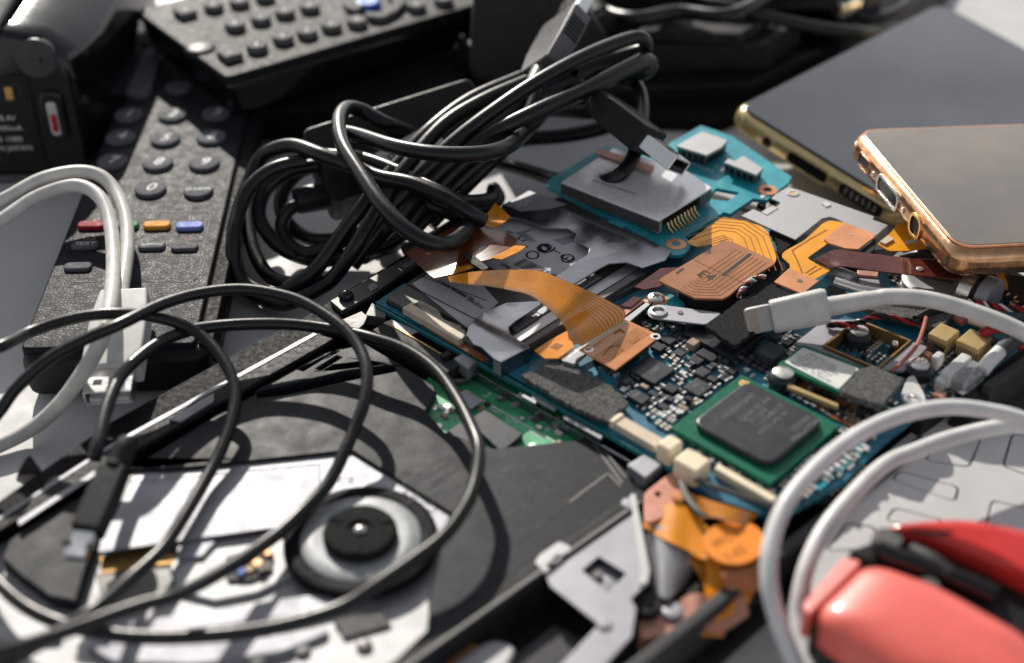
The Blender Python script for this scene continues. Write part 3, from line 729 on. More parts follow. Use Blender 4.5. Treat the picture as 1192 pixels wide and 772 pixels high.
# ---- adapter box with grey label held in the bundle
def ADP():
    a = U(440, 205, 2.3); f = Fr(U(385, 235, 1.9), U(590, 168, 2.6)-U(385, 235, 1.9), U(425, 152, 3.0)-U(385, 235, 1.9))
    T = thing('usb_adapter', 'black adapter box with a grey label, caught inside the cable bundle', 'adapter', f(2.4, 1, -.9))
    W, H = 5.2, 2.5
    m = M(); m.prism(rounded([f(0, 0), f(W, 0), f(W, H), f(0, H)], .3), d=f.z*-1.3); obj('housing', m, 'black', T, bevel=.12, seg=3)
    m = M()
    def onf(px, py):
        d = FW*FPX+RT*(px-596)-UP*(py-386); return CAM+d*((f.o-CAM).dot(f.z)/d.dot(f.z))+f.z*.012
    lq = [onf(*p) for p in ((424, 186), (494, 148), (530, 172), (488, 207))]; lf = Fr(lq[0], lq[1]-lq[0]); lf = Fr(lq[0], lq[1]-lq[0], lq[3]-lq[0]); up_ = lq[0]-lq[3]
    lf = Fr(lq[0], lq[1]-lq[0], -(lq[3]-lq[0])); lw = (lq[1]-lq[0]).length
    m.prism(rounded(lq, .15), d=f.z*-.01); o = obj('label', m, 'paperwhite', T)
    m = M(); glyphs(m, 'USB DISK', lf.at(lw*.5, -.42), .5); glyphs(m, 'USB 2.0 CABLE', lf.at(lw*.62, -.95), .32); obj('label_print', m, 'inkdark', o, recalc=False)
    g = Fr(U(378, 233, 1.6), U(340, 240, 1.6)-U(378, 228, 1.7)); 
    m = M(); hz = Fr(U(382, 226, 1.6), (0, 1, 0), (0, 0, 1)); ax = (U(342, 238, 1.5)-U(382, 226, 1.6)).normalized(); hz = Fr(U(385, 226, 1.7), ax.cross(Vector((0, 0, 1))), Vector((0, 0, 1)))
    if hz.z.dot(ax) < 0: hz = Fr(hz.o, -hz.x, hz.y)
    m.lathe(hz, [(.42, 0), (.4, .5), (.37, .95), (.33, 1.02), (.2, 1.03)], 20); o = obj('strain_relief', m, 'black', T, angle=50)
    m = M(); m.tube(wire([(345, 239, 1.6), (334, 247, 1.5), (328, 262, 1.2), (333, 281, .9), (354, 295, .8), (383, 289, .9), (410, 275, .9)]), .2, 12); obj('cord', m, 'cable', T)
ADP()

# ================================================================== dark things behind
T = thing('power_adapter', 'black faceted wall adapter standing behind the cable bundle', 'power adapter', U(620, 95, 0))
m = M(); m.hull(P([(556, -62, 6.2), (620, -66, 6.2), (648, -40, 5.6), (706, 42, 2.8), (716, 58, 1.0), (550, 2, 4.2), (546, 80, 1.9), (552, 90, 1.5), (612, 90, 1.4), (690, 80, 1.2), (545, 98, .1), (612, 100, .1), (720, 88, .1), (600, 0, .1), (680, -20, .1)]))  # unseen top made taller so it shades the cable bundle
obj('housing', m, 'adapterblack', T, bevel=.14, seg=3)
m = M(); m.hull(P([(534, 40, 2.6), (541, 38, 2.6), (546, 92, 1.2), (536, 62, 2.0), (520, 92, .5), (530, 98, .1), (548, 98, .2), (552, 60, 2.2)])); obj('side_wing', m, 'black', T, bevel=.08, seg=3)

m = M(); m.hull(P([(300, 132, 1.45), (520, 122, 1.45), (566, 54, 1.45), (300, 46, 1.45), (300, 165, .02), (540, 160, .02), (575, 88, .02), (296, 90, .02)]))
tag(obj('battery_pack', m, 'blackflat', None, bevel=.12, seg=3), 'matte black battery pack in the shade under the raised round-key remote', 'battery pack')

T = thing('battery_pack', 'long black slab with a stepped edge behind the upright plug', 'battery pack', U(820, 90, 0))
m = M(); q = P([(700, 54, 2.0), (893, 51, 2.0), (935, 22, 2.0), (705, 28, 2.0)]); m.prism(q, t=1.0); obj('upper_shell', m, 'blackmatte', T, bevel=.09, seg=3)
m = M(); q = P([(700, 104, .98), (872, 98, .98), (960, 58, .98), (700, 60, .98)]); m.prism(q, bottom=.02); obj('lower_shell', m, 'black', T, bevel=.08, seg=3)
m = M(); m.prism(P([(880, 52, 2.012), (890, 52, 2.012), (930, 24, 2.012), (918, 24, 2.012)]), t=.01); obj('end_strip', m, 'grey', T)
m = M(); m.line(P([(740, 120, .42), (865, 112, .42)]), .1)
T = thing('flat_drive', 'flat dark blue-black slim case lying behind the stepped slab', 'drive case', U(820, 36, 2))
m = M(); m.prism(P([(742, 36, 2.45), (862, 40, 2.45), (905, 14, 2.45), (760, 18, 2.45)]), t=.4); obj('housing', m, 'blackmatte', T, bevel=.08, seg=3)
m = M(); m.prism(P([(758, 33, 2.458), (850, 36, 2.458), (856, 32, 2.458), (764, 29, 2.458)]), t=.01); obj('edge_trim', m, 'grey', T)

m = M(); m.tube(wire([(770, -30, 2.6), (811, -2, 2.7), (849, 9, 2.7), (901, 22, 2.4), (953, 33, 2.1), (1001, 38, 1.7), (1030, 36, 1.0), (1080, 30, .3)]), .22, 12)
tag(obj('power_cable', m, 'cable'), 'black cable stretching behind the large phone towards the top edge', 'cable')
T = thing('power_cable', 'tangled black cable with a ribbed strain relief behind the upright plug', 'cable', U(720, 15, 0))
m = M(); m.tube(wire([(640, -30, 2.8), (680, -6, 2.8), (705, 14, 2.7), (740, 22, 2.9), (790, 14, 2.8), (850, 18, 3.0), (900, -8, 2.9), (950, -30, 2.8)]), .25, 12); obj('cord', m, 'cable', T)
pts = wire([(672, -12, 2.8), (683, 3, 2.8), (694, 17, 2.8), (706, 30, 2.7)], 5)
m = M(); m.tube(pts, [.36 if i % 2 else .46 for i in range(len(pts))], 14); obj('strain_relief', m, 'blackmatte', T, angle=60)
m = M(); m.tube(wire([(960, -25, 1.5), (985, 4, 1.6), (1010, 22, 1.5), (1050, 10, 1.4), (1075, -20, 1.4)]), .2, 10); 
tag(obj('wire', m, 'cable'), 'short black lead curling beyond the tall phone edge', 'wire')
T = thing('connector', 'blurred pale metal connector beyond the large phone', 'connector', U(985, 6, 0))
m = M(); f = Fr(U(985, 8, 1.8), (1, .6, 0)); m.box(f, (-.5, .5), (-.3, .3), (-.3, .3)); obj('metal_shell', m, 'nickel', T, bevel=.08)
m = M(); m.box(f, (.5, 1.4), (-.36, .36), (-.4, .36)); obj('plug_body', m, 'grey', T, bevel=.1)
m = M(); m.hull(P([(690, -14, 3.3), (790, -16, 3.3), (790, 12, 2.4), (690, 14, 2.4), (690, -14, .02), (690, 18, .02), (800, 14, .02), (800, -20, .02)]))
tag(obj('power_adapter', m, 'blackmatte', None, bevel=.1, seg=3), 'black block in the far tangle under the ribbed cable end', 'power adapter')
m = M(); m.hull(P([(800, -10, 2.4), (990, -10, 2.4), (990, 10, 1.9), (800, 14, 1.9), (800, -10, .02), (800, 22, .02), (995, 16, .02), (995, -14, .02)]))
tag(obj('power_adapter', m, 'black', None, bevel=.1, seg=3), 'black block at the far edge beside the blurred pale connector', 'power adapter')

m = M(); m.prism(rounded(P([(660, -60), (1130, -60), (1085, 25), (905, 112), (840, 142), (740, 138), (655, 118)], .42), .3), bottom=.01)
tag(obj('closed_laptop', m, 'blackflat', None, bevel=.08, seg=3), 'flat black closed laptop lid at the back, beneath the stepped slab and far cables', 'laptop')
# ================================================================== phones
def phone(name, label, p0, p1, p2, Lh, frame_mat, glass_mat, th=.85, rc=.75, ports='a'):
    """p0, p1: ends of the short near edge, p2: along the far long edge; top face"""
    ex = p1-p0; W = ex.length; f = Fr(p0, p2-p0, p1-p0)
    if f.z.z < 0: f = Fr(p0, p2-p0, p1-p0); 
    up = f.z if f.z.z > 0 else -f.z
    T = thing(name, label, 'phone', p0+f.x*Lh/2+f.y*W/2-up*th, 'smartphones')
    g = lambda x, y, z=0.: p0+f.x*x+f.y*y+up*z
    def slab(x0, x1, y0, y1, z, t, r, nm, mt, bv, par=T, seg=4):
        m = M(); m.prism(rounded([g(x0, y0, z), g(x1, y0, z), g(x1, y1, z), g(x0, y1, z)], r, 8), d=-up*t); return obj(nm, m, mt, par, bevel=bv, seg=seg)
    slab(0, Lh, 0, W, -.03, th-.06, rc, 'metal_body', frame_mat, .36, seg=8)
    slab(.2, Lh-.2, .2, W-.2, .0, .3, rc*.8, 'screen_glass', glass_mat, .05)
    slab(.17, Lh-.17, .17, W-.17, -.012, .05, rc*.85, 'screen_rim', 'black' if ports == 'a' else 'copper', .01)
    # near short edge: ports, looking along -f.x
    e = Fr(g(-.003, 0, -th/2), f.y, up)
    s = 1 if e.z.dot(f.x) < 0 else -1
    def pill(y, hw, hh, nm, mt, dep=.03, out=.0, par=T, ring=None):
        q = rounded([e(y-hw, -hh, s*out), e(y+hw, -hh, s*out), e(y+hw, hh, s*out), e(y-hw, hh, s*out)], hh*.95, 6)
        m = M()
        if ring:
            i_ = rounded([e(y-hw+ring, -hh+ring, s*out), e(y+hw-ring, -hh+ring, s*out), e(y+hw-ring, hh-ring, s*out), e(y-hw+ring, hh-ring, s*out)], (hh-ring)*.95, 6)
            m.prism(q, d=f.x*dep, holes=[i_])
        else: m.prism(q, d=f.x*dep)
        return obj(nm, m, mt, par, bevel=.012)
    return T, f, g, pill, W

T, f, g, pill, W = phone('smartphone', 'large dark phone with gold edge leaning on the boards', U(851, 122, 2.2), U(1050, 250, .93), U(1097, -3, 1.6), 13.0, 'goldedge', 'screen')
o = pill(1.55, .2, .2, 'audio_jack', 'goldedge', out=.03, dep=.06, ring=.05); pill(1.55, .15, .15, 'jack_hole', 'inkdark', out=.006, par=o)
o = pill(3.05, .78, .24, 'charging_port', 'goldedge', out=.04, dep=.06, ring=.06); pill(3.05, .72, .18, 'port_hole', 'blackgloss', out=.008, par=o)
o = pill(4.95, .75, .2, 'speaker_grille', 'blackmatte', out=.01)
for i in range(6): pill(4.45+i*.2, .05, .11, 'speaker_slot', 'nickel', out=.018, par=o)
pill(.85, .3, .12, 'painted_edge_glint', 'gold', out=.01)  # gold pill painted in as a glint on the phone's edge

T, f, g, pill, W = phone('smartphone', 'rose gold phone in a clear amber case, resting on the larger phone', U(989, 148, 3.2), U(1110, 292, 3.53), U(1192, 141, 2.99), 13.2, 'rose', 'screenbrown', th=.9, rc=.7, ports='b')
o = pill(1.35, .42, .2, 'speaker_grille', 'rose', out=.03, dep=.06, ring=.05); pill(1.35, .36, .13, 'speaker_hole', 'grey', out=.01, par=o)
o = pill(3.1, .72, .27, 'charging_port', 'nickel', out=.05, dep=.07, ring=.08); pill(3.1, .64, .19, 'port_hole', 'blackgloss', out=.012, par=o)
o = pill(4.95, .34, .31, 'audio_jack', 'gold', out=.05, dep=.07, ring=.08); pill(4.95, .25, .22, 'jack_hole', 'inkdark', out=.012, par=o)
for y in (2.05, 4.1): pill(y, .07, .07, 'case_screw', 'nickel', out=.03)

# ================================================================== laptop chassis
def slab(name, q, z, t, mt, parent=None, bevel=.03, r=0., holes=(), seg=2, label=None):
    pts = P(q, z)
    if r: pts = rounded(pts, r)
    m = M(); m.prism(pts, t=t, holes=[P(h, z) for h in holes]); return obj(name, m, mt, parent, bevel=bevel, seg=seg, label=label)

T = thing('laptop_chassis', 'open laptop base with metal frame holding the boards', 'laptop base', U(720, 470, 0))
CH = T
m = M(); m.prism(P([(-60, 690), (392, 362), (470, 318), (560, 262), (660, 225), (800, 215), (960, 262), (1040, 300), (1192, 360), (1230, 420), (1070, 545), (945, 670), (800, 800), (420, 860), (-60, 860)], .32), bottom=.03)
obj('bottom_shell', m, 'blackmatte', T, bevel=.05)
# outer wall on the near right
m = M(); w0, w1, w2 = U(1290, 345, 1.9), U(1144, 447, 1.9), U(1072, 500, 1.7)
m.prism([w0, w1, w1+AX*.22, w0+AX*.22], bottom=.32); obj('side_wall', m, 'grey', T, bevel=.03)
m = M(); a, b = U(1070, 505, 1.25), U(690, 802, 1.25); m.prism([a, b, b+AX*.28, a+AX*.28], bottom=.05); obj('front_wall', m, 'grey', T, bevel=.06)
m = M(); a, b = U(1130, 452, 1.7), U(1108, 470, 1.7); m.prism([a, b, b+AX*.5, a+AX*.5], bottom=.32); obj('wall_post', m, 'black', T, bevel=.04)
m = M(); a, b = U(1090, 462, 1.6), U(1060, 486, 1.5); m.prism([a, b, b+AX*.3, a+AX*.3], bottom=.32); obj('wall_post', m, 'blackmatte', T, bevel=.04)
# long frame rail on the far left side
slab('frame_rail', [(-60, 648), (-60, 624), (130, 490), (300, 396), (352, 370), (400, 340), (478, 292), (492, 301), (410, 358), (372, 392), (300, 436), (110, 556)], 1.28, .9, 'blackflat', T, .05)
o = slab('rail_strip', [(-60, 652), (-60, 640), (133, 514), (365, 387), (388, 394), (372, 404), (150, 528)], 1.42, .12, 'blackmatte', T, .02)
slab('rail_edge', [(-60, 643), (-60, 640), (133, 514), (365, 387), (370, 389), (135, 517.5)], 1.435, .03, 'alu', o, .01)
slab('bright_patch', [(196, 488), (236, 464), (249, 457), (249, 467), (210, 491)], 1.47, .05, 'alu', o, .015)  # brighter metal paints in the sunlit stretch of the strip
slab('rail_slot', [(342, 409), (352, 402), (368, 404), (356, 412)], 1.425, .02, 'inkdark', o, 0)
slab('rail_slot', [(300, 431), (309, 425), (318, 428), (308, 434)], 1.425, .02, 'inkdark', o, 0)
slab('rail_slot', [(160, 508), (172, 500), (178, 503), (165, 511)], 1.425, .02, 'inkdark', o, 0)
slab('bright_patch', [(20, 606), (110, 547), (112, 553), (22, 612)], 1.46, .04, 'alu', o, .015)
o = slab('hinge_plate', [(384, 350), (440, 318), (478, 297), (490, 303), (430, 345), (398, 362)], 1.42, .14, 'steeldark', T, .03)
slab('bright_patch', [(428, 333), (436, 328), (440, 334), (432, 339)], 1.45, .02, 'alu', o, .01)
slab('bright_patch', [(468, 309), (480, 302), (484, 305), (472, 312)], 1.45, .02, 'alu', o, .01)
m = M(); m.lathe(ZF(U(403, 347, 1.42)), [(.17, 0), (.2, .06), (.16, .16), (.08, .21), (.001, .22)], 20, cap=False); obj('dome_screw', m, 'blackgloss', o, angle=60)
slab('steel_tab', [(398, 372), (421, 362), (428, 368), (424, 377), (414, 386), (400, 381)], 1.5, .08, 'steeldark', T, .02)
slab('corner_bracket', [(425, 367), (433, 352), (450, 361), (449, 370)], 1.5, .3, 'steeldark', T, .02)
# divider between drive bay and main board
a, b = U(541, 424, 1.4), U(766, 555, 1.4); n_ = -BX*.05
m = M(); m.prism([a, b, b+n_, a+n_], bottom=.32); o = obj('divider_plate', m, 'mirror', T, bevel=.012)
for q in ((591, 463), (631, 487)):
    c = U(q[0], q[1], 1.05); m = M(); m.lathe(Fr(c, AX, Vector((0, 0, 1))).at(0, 0, 0), [(.13, -.1), (.13, .3), (.09, .3)], 14); oo = obj('standoff', m, 'steeldark', o, angle=50)
for q in (((605, 456), (625, 467), (623, 470), (603, 459)), ((620, 459), (648, 474), (646, 478), (618, 463)), ((657, 482), (702, 507), (699, 511), (655, 486))):
    slab('spring_finger', q, 1.53, .06, 'alu', o, .01)
slab('folded_tab', [(528, 417), (538, 411), (556, 420), (545, 430)], 1.58, .35, 'alu', T, .03)
slab('folded_tab', [(729, 541), (750, 528), (773, 540), (752, 557)], 1.55, .3, 'alu', T, .05)
slab('folded_tab', [(733, 562), (748, 553), (756, 560), (742, 571)], 1.3, .3, 'alu', T, .04)
# bezel between the drive and the front plate
m = M(); a, b = U(762, 556, 1.32), U(395, 812, 1.32); m.prism([a, b, b+AX*.42, a+AX*.42], bottom=.3); obj('bay_rail', m, 'blackmatte', T, bevel=.05)
m = M(); a, b = U(742, 580, 1.36), U(420, 805, 1.36); a += AX*.06; b += AX*.06; m.prism([a, b, b+AX*.09, a+AX*.09], t=.1); obj('rail_lip', m, 'steeldark', T, bevel=.02)

# ================================================================== optical drive
T = thing('optical_drive', 'open optical disc drive with a dark speckled tray and steel mechanism', 'optical drive', U(330, 640, .33))
out = [(10, 630), (20, 622), (110, 568), (190, 521), (300, 452), (372, 413), (426, 400), (468, 425), (505, 449), (508, 456), (496, 478), (518, 503), (575, 522), (668, 513), (685, 509), (700, 520), (748, 566), (738, 580), (640, 658), (505, 765), (440, 812), (424, 812), (452, 775), (500, 730), (498, 697), (513, 642), (527, 598), (409, 524), (200, 546), (150, 546), (134, 575), (110, 625), (88, 700), (60, 694), (24, 668), (2, 648)]
slot = [(298, 455), (330, 449), (400, 432), (458, 424), (462, 432), (400, 444), (330, 460), (300, 463)]
h1 = [(347, 430), (376, 412), (382, 414), (353, 432)]; h2 = [(368, 429), (392, 414), (398, 416), (374, 431)]
m = M(); m.prism(P(out, 1.3), bottom=.36, holes=[P(slot, 1.3), P(h1, 1.3), P(h2, 1.3)]); obj('tray', m, 'lid', T, bevel=.035)
m = M(); m.line(P([(599, 632), (640, 603), (666, 582), (706, 552)], 1.3), .07); m.line(P([(598, 635), (640, 606)], 1.3), .05)
obj('moulded_groove', m, 'blackmatte', T, recalc=False)
m = M(); m.line(P([(664, 584), (708, 551), (722, 566)], 1.3), .05, .01); m.line(P([(686, 511), (699, 528), (724, 562)], 1.3), .06, .012); m.line(P([(694, 511), (706, 528), (728, 556)], 1.3), .05, .012); obj('wire_clip', m, 'steeldark', T, recalc=False)
m = M(); q = [(468, 565), (522, 530), (555, 552), (500, 588)]; m.line(P(q+[q[0]], 1.3), .03); m.line(P([(480, 565), (523, 538)], 1.3), .02)
glyphs(m, 'CLASS 1 LASER PRODUCT', Fr(U(512, 560, 1.3), BX, -AX), .2); m.line(P([(470, 553), (474, 550)], 1.3), .16); obj('embossed_mark', m, 'inkdark', T, recalc=False)
# floor of the mechanism
m = M(); m.prism(P([(-70, 730), (-10, 640), (120, 560), (420, 515), (540, 600), (510, 730), (440, 840), (-70, 860)], .98), bottom=.36); obj('base_plate', m, 'alumatte', T, bevel=.02)
o = slab('cover_plate', [(153, 549), (200, 549), (410, 526), (525, 597), (514, 622), (498, 640), (470, 600), (410, 590), (360, 602), (334, 612), (215, 629), (114, 643), (122, 606), (140, 575)], 1.22, .06, 'alu', T, .015)
slab('plate_groove', [(125, 608), (153, 549), (158, 549), (132, 606)], 1.224, .01, 'steeldark', o, 0)
m = M(); m.line(P([(150, 562), (372, 541), (372, 580)], 1.22), .03); obj('plate_print', m, 'inkgrey', o, recalc=False)
m = M(); glyphs(m, 'CE', Fr(U(403, 560, 1.22), (1, 0, 0), (0, 1, 0)), .3); obj('stamped_mark', m, 'inkgrey', o, recalc=False)
# spindle
c = U(420, 628, 1.24); f = ZF(c)
m = M(); m.lathe(f, [(1.58, -.12), (1.58, .0), (1.54, .04), (1.46, .05), (1.3, .05), (1.22, .02)], 56); o = obj('spindle_ring', m, 'blackflat', T, angle=40)
m = M(); m.lathe(f, [(1.23, -.1), (1.23, .05), (1.16, .08), (.95, .09), (.82, .08)], 48); o2 = obj('hub_ring', m, 'hubgrey', T, angle=40)
m = M(); m.lathe(f, [(.76, .06), (.76, .2), (.7, .29), (.5, .31), (.28, .31), (.24, .26), (.001, .25)], 36, cap=False)
for k in range(3):
    a = k*2.094+.5; g = Fr(f(math.cos(a)*.62, math.sin(a)*.62, .17), (math.cos(a), math.sin(a), 0)); m.box(g, (-.25, .13), (-.14, .14), (0, .16), taper=.05)
hb = obj('disc_hub', m, 'foamdark', T, angle=40)
m = M(); m.lathe(f, [(.12, .2), (.12, .29), (.07, .33), (.001, .34)], 16, cap=False); obj('hub_pin', m, 'nickel', hb, angle=50)
# laser sled and rails
o = slab('laser_sled', [(196, 660), (214, 636), (262, 622), (330, 618), (352, 640), (346, 668), (300, 690), (250, 700), (208, 690)], 1.08, .2, 'alumatte', T, .06)
slab('lens_housing', [(262, 648), (300, 634), (318, 640), (318, 664), (292, 676), (264, 676)], 1.14, .2, 'black', o, .03)
for px, py, mt in ((281, 667, 'blue_key'), (291, 664, 'tan'), (300, 657, 'copper'), (276, 661, 'steeldark'), (305, 664, 'chipgrey'), (312, 645, 'copper'), (288, 655, 'ceramic')):
    m = M(); m.box(bfr(px, py, 1.14), (-.09, .09), (-.09, .09), (0, .06)); obj('lens_component', m, mt, o, bevel=.02)
slab('sled_arm', [(205, 632), (232, 624), (252, 630), (236, 648), (206, 650)], 1.16, .1, 'alu', o, .04)
slab('flex_strip', [(116, 648), (200, 632), (206, 655), (118, 668)], 1.03, .04, 'dimgold', T, .01)
slab('painted_sled_shadow', [(112, 668), (206, 660), (216, 690), (120, 704)], 1.01, .04, 'steeldark', T, .02)  # dark sheet laid in as shade beside the laser sled
slab('guide_rail', [(148, 722), (200, 716), (300, 700), (400, 686), (440, 676), (450, 682), (420, 700), (330, 720), (220, 734), (150, 738)], 1.14, .2, 'alu', T, .1, r=.2, seg=3)
slab('guide_rail', [(98, 752), (106, 742), (180, 746), (300, 742), (380, 730), (384, 738), (330, 760), (230, 775), (130, 772)], 1.12, .2, 'alu', T, .1, r=.2, seg=3)
slab('motor_block', [(388, 722), (444, 708), (456, 728), (400, 744)], 1.08, .12, 'grey', T, .04)
slab('pcb_patch', [(345, 745), (470, 720), (490, 745), (440, 790), (340, 790)], 1.02, .06, 'alumatte', T, .02)
for px, py in ((352, 758), (424, 752), (300, 770)):
    m = M(); m.lathe(ZF(U(px, py, 1.04)), [(.16, -.1), (.16, .03), (.13, .045), (.001, .045)], 16, cap=False); obj('screw', m, 'steeldark', T, angle=30)
slab('side_arm', [(-60, 700), (0, 690), (66, 726), (74, 742), (20, 745), (-60, 740)], 1.1, .2, 'alumatte', T, .08, r=.2)
# corner clip by the rail
m = M(); m.hull(P([(18, 560, .4), (45, 545, .4), (48, 552, 1.2), (34, 528, 1.6), (28, 532, 1.3), (20, 552, 1.2), (58, 560, .4), (40, 572, .4)])); obj('corner_clip', m, 'black', T, bevel=.05)

# ---- green controller board in the drive opening
T = thing('controller_board', 'green circuit board showing through the drive tray opening', 'circuit board', U(590, 490, .36))
o = slab('board', [(462, 468), (540, 408), (562, 420), (700, 508), (700, 560), (600, 560), (480, 520)], 1.12, .5, 'green', T, 0)
slab('chip', [(544, 489), (565, 477), (609, 505), (584, 526)], 1.29, .18, 'chipgrey', o, .02)
slab('chip', [(512, 508), (536, 492), (560, 506), (540, 524)], 1.25, .14, 'chipgrey', o, .02)
slab('chip', [(521, 459), (534, 451), (545, 456), (532, 465)], 1.22, .1, 'chip', o, .02)
slab('foil_tag', [(533, 458), (543, 453), (563, 466), (548, 476)], 1.27, .03, 'alu', o, .01)
for i in range(60):
    px, py = random.uniform(500, 670), random.uniform(440, 520)
    if not (abs(px-575) < 28 and abs(py-502) < 22) and not (abs(px-547) < 17 and abs(py-464) < 12):
        m = M(); w_ = random.choice((.05, .07, .09)); f = bfr(px, py, 1.12)
        if i % 3: m.box(f, (-w_, w_), (-.05, .05), (0, .07)); mm = random.choice(('ceramic', 'solder', 'whiteplastic', 'chip'))
        else: m.lathe(f, [(.09, 0), (.09, .012), (.001, .015)], 12, cap=False); mm = 'solder'
        obj(('resistor', 'solder_pad')[i % 3 == 0], m, mm, o)
m = M()
for i in range(14): m.line([bfr(*p, 1.12)(0, 0) for p in ((555+i*7, 462+i*4), (562+i*7, 467+i*4))], .03)
glyphs(m, '2', bfr(567, 460, 1.12), .3); glyphs(m, 'R231  C19', bfr(586, 483, 1.12), .2); glyphs(m, 'TP64', bfr(623, 505, 1.12), .2); obj('silk_print', m, 'ink', o, recalc=False)
m = M(); m.lathe(ZF(U(535, 441, 1.12)), [(.28, 0), (.3, .15), (.22, .16), (.18, .02)], 24); obj('screw_post', m, 'steeldark', o, angle=45)
m = M(); m.lathe(ZF(U(559, 476, 1.12)), [(.08, 0), (.08, .02), (.001, .02)], 12, cap=False); obj('solder_pad', m, 'copper', o)

# ================================================================== main circuit board
ZB = 1.55
T = thing('main_board', 'teal laptop main board crowded with chips under the orange ribbon', 'circuit board', U(820, 440, ZB-.14))
MB_ = T
outl = [(437, 352), (600, 440), (766, 535), (800, 560), (830, 580), (905, 603), (950, 580), (985, 559), (1019, 524), (1032, 512), (1075, 478), (1128, 452), (1190, 405), (1240, 345), (1150, 300), (1060, 296), (980, 290), (900, 256), (800, 268), (700, 300), (560, 340), (470, 330)]
slab('board', outl, ZB, .14, 'teal', T, 0)
m = M(); a, b = U(438, 353.5, ZB+.01), U(767, 536, ZB+.01); m.prism([a, b, b-BX*.07, a-BX*.07], t=.13); obj('board_edge', m, 'tealedge', T, bevel=.02)
SMB = None
# BGA processor
f = Fr(U(780.7, 498, 1.78), AX, BX); Wd = (U(903, 567, 1.78)-U(780.7, 498, 1.78)).length; Hd = (U(861.5, 440, 1.78)-U(780.7, 498, 1.78)).length; Wd = Hd = (Wd+Hd)/2
m = M(); m.box(f, (0, Wd), (0, Hd), (-.13, 0)); o = obj('processor_substrate', m, 'greensub', T, bevel=.015)
m = M(); m.prism(rounded([f(.30, .30, .16), f(Wd-.24, .30, .16), f(Wd-.24, Hd-.24, .16), f(.30, Hd-.24, .16)], .32, 3), t=.16); cp = obj('processor_cap', m, 'chip', o, bevel=.07, seg=3)
m = M()
for i, (tx, x0, y0, h) in enumerate((('NG82915PM', .62, 1.55, .19), ('QL94 ES A4', .95, 1.72, .19), ('5112A8', 1.12, 1.6, .17), ('L524B117', 1.3, 1.85, .19), ('INTG (M) 04', 1.5, 1.6, .17), ('3527A0', 1.95, 2.0, .19), ('MALAYSIA', 2.16, 1.9, .19))):
    glyphs(m, tx, Fr(f(x0+.12, y0-.1, .16), BX, -AX), h, sx=1.15)
obj('chip_print', m, 'inkfaint', cp, recalc=False)
m = M(); m.add([f(a, b, .005) for a, b in ((.12, Hd-.16), (.30, Hd-.10), (.34, Hd-.3), (.22, Hd-.38), (.12, Hd-.3))], [[0, 1, 2, 3, 4]]); obj('corner_marker', m, 'gold', o, recalc=False)
m = M(); m.lathe(f.at(.55, Hd-.5, .16), [(.05, 0), (.05, .004), (.001, .004)], 12, cap=False); obj('corner_dot', m, 'inkdark', cp)
m = M(); cs = [U(*p, ZB) for p in ((781, 498), (861, 440), (984, 494), (903, 567))]
for a, b in zip(cs, cs[1:]+cs[:1]): pass

occ = []                        # occupied pixel polygons
def inside(x, y, q):
    r = False; n = len(q)
    for i in range(n):
        (x1, y1), (x2, y2) = q[i], q[i-1]
        if (y1 > y) != (y2 > y) and x < (x2-x1)*(y-y1)/(y2-y1)+x1: r = not r
    return r
def chipq(q, h=.16, mt='chip', nm='chip', legs=False, mark=None, bev=.02):
    """chip whose top outline is the pixel quad q (left, top, right, bottom)"""
    z = ZB+h; a = U(*q[0], z); f = Fr(a, AX, BX)
    x = abs(f.loc(U(*q[3], z))[0]); y = abs(f.loc(U(*q[1], z))[1])
    m = M(); m.box(f, (0, x), (0, y), (-h+.03, 0)); o = obj(nm, m, mt, T, bevel=bev)
    if legs:
        k = M(); n = max(3, int((x if legs == 'A' else y)/.09))
        for i in range(n):
            if legs == 'A':
                xx = x*(i+.5)/n
                for y0, y1 in ((-.1, .0), (y, y+.1)): k.box(f, (xx-.02, xx+.02), (y0, y1), (-h+.005, -h+.06))
            else:
                yy = y*(i+.5)/n
                for x0, x1 in ((-.1, .0), (x, x+.1)): k.box(f, (x0, x1), (yy-.02, yy+.02), (-h+.005, -h+.06))
        obj('chip_leg_row', k, 'solder', o)
    if mark:
        k = M()
        for i, t_ in enumerate(mark): glyphs(k, t_, Fr(f(x*.35+i*.2, y*.5, 0), BX, -AX), .15)
        obj('chip_print', k, 'inkgrey', o, recalc=False)
    occ.append([(q[0][0]-3, q[0][1]), (q[1][0], q[1][1]-3), (q[2][0]+3, q[2][1]), (q[3][0], q[3][1]+6)])
    return o
occ.append([(776, 498), (861, 434), (990, 494), (903, 575)])
chipq([(731, 430), (755, 413), (780, 427), (762, 447)], .17, mark=('MX25', 'L1005'))
chipq([(795, 387), (842, 360), (892, 388), (851, 417)], .2, mark=('RTC', '8011'))
chipq([(795, 451), (811, 439), (827, 450), (812, 463)], .13, 'chipgrey', mark=('A2', '51'))
chipq([(810, 411), (819, 405), (833, 418), (825, 424)], .16, legs='B')
chipq([(800, 418), (808, 412), (816, 421), (809, 427)], .14)
chipq([(771, 451), (780, 445), (791, 453), (780, 460)], .14)
chipq([(729, 460), (741, 453), (756, 464), (741, 475)], .16, legs='B', mark=('74H',))
chipq([(754, 457), (759, 453), (768, 460), (762, 465)], .14)
chipq([(765, 472), (771, 468), (780, 474), (773, 479)], .12)
chipq([(773, 463), (778, 459), (785, 464), (779, 469)], .12)
chipq([(797, 463), (801, 460), (807, 464), (803, 468)], .15, 'chip')
chipq([(766, 394), (775, 388), (786, 396), (777, 403)], .16)
chipq([(757, 403), (765, 397), (774, 405), (765, 411)], .16)
chipq([(822, 440), (828, 436), (836, 441), (829, 447)], .14)
chipq([(700, 452), (708, 447), (716, 453), (708, 459)], .14)
chipq([(783, 410), (790, 405), (798, 411), (790, 417)], .13, 'chipgrey')
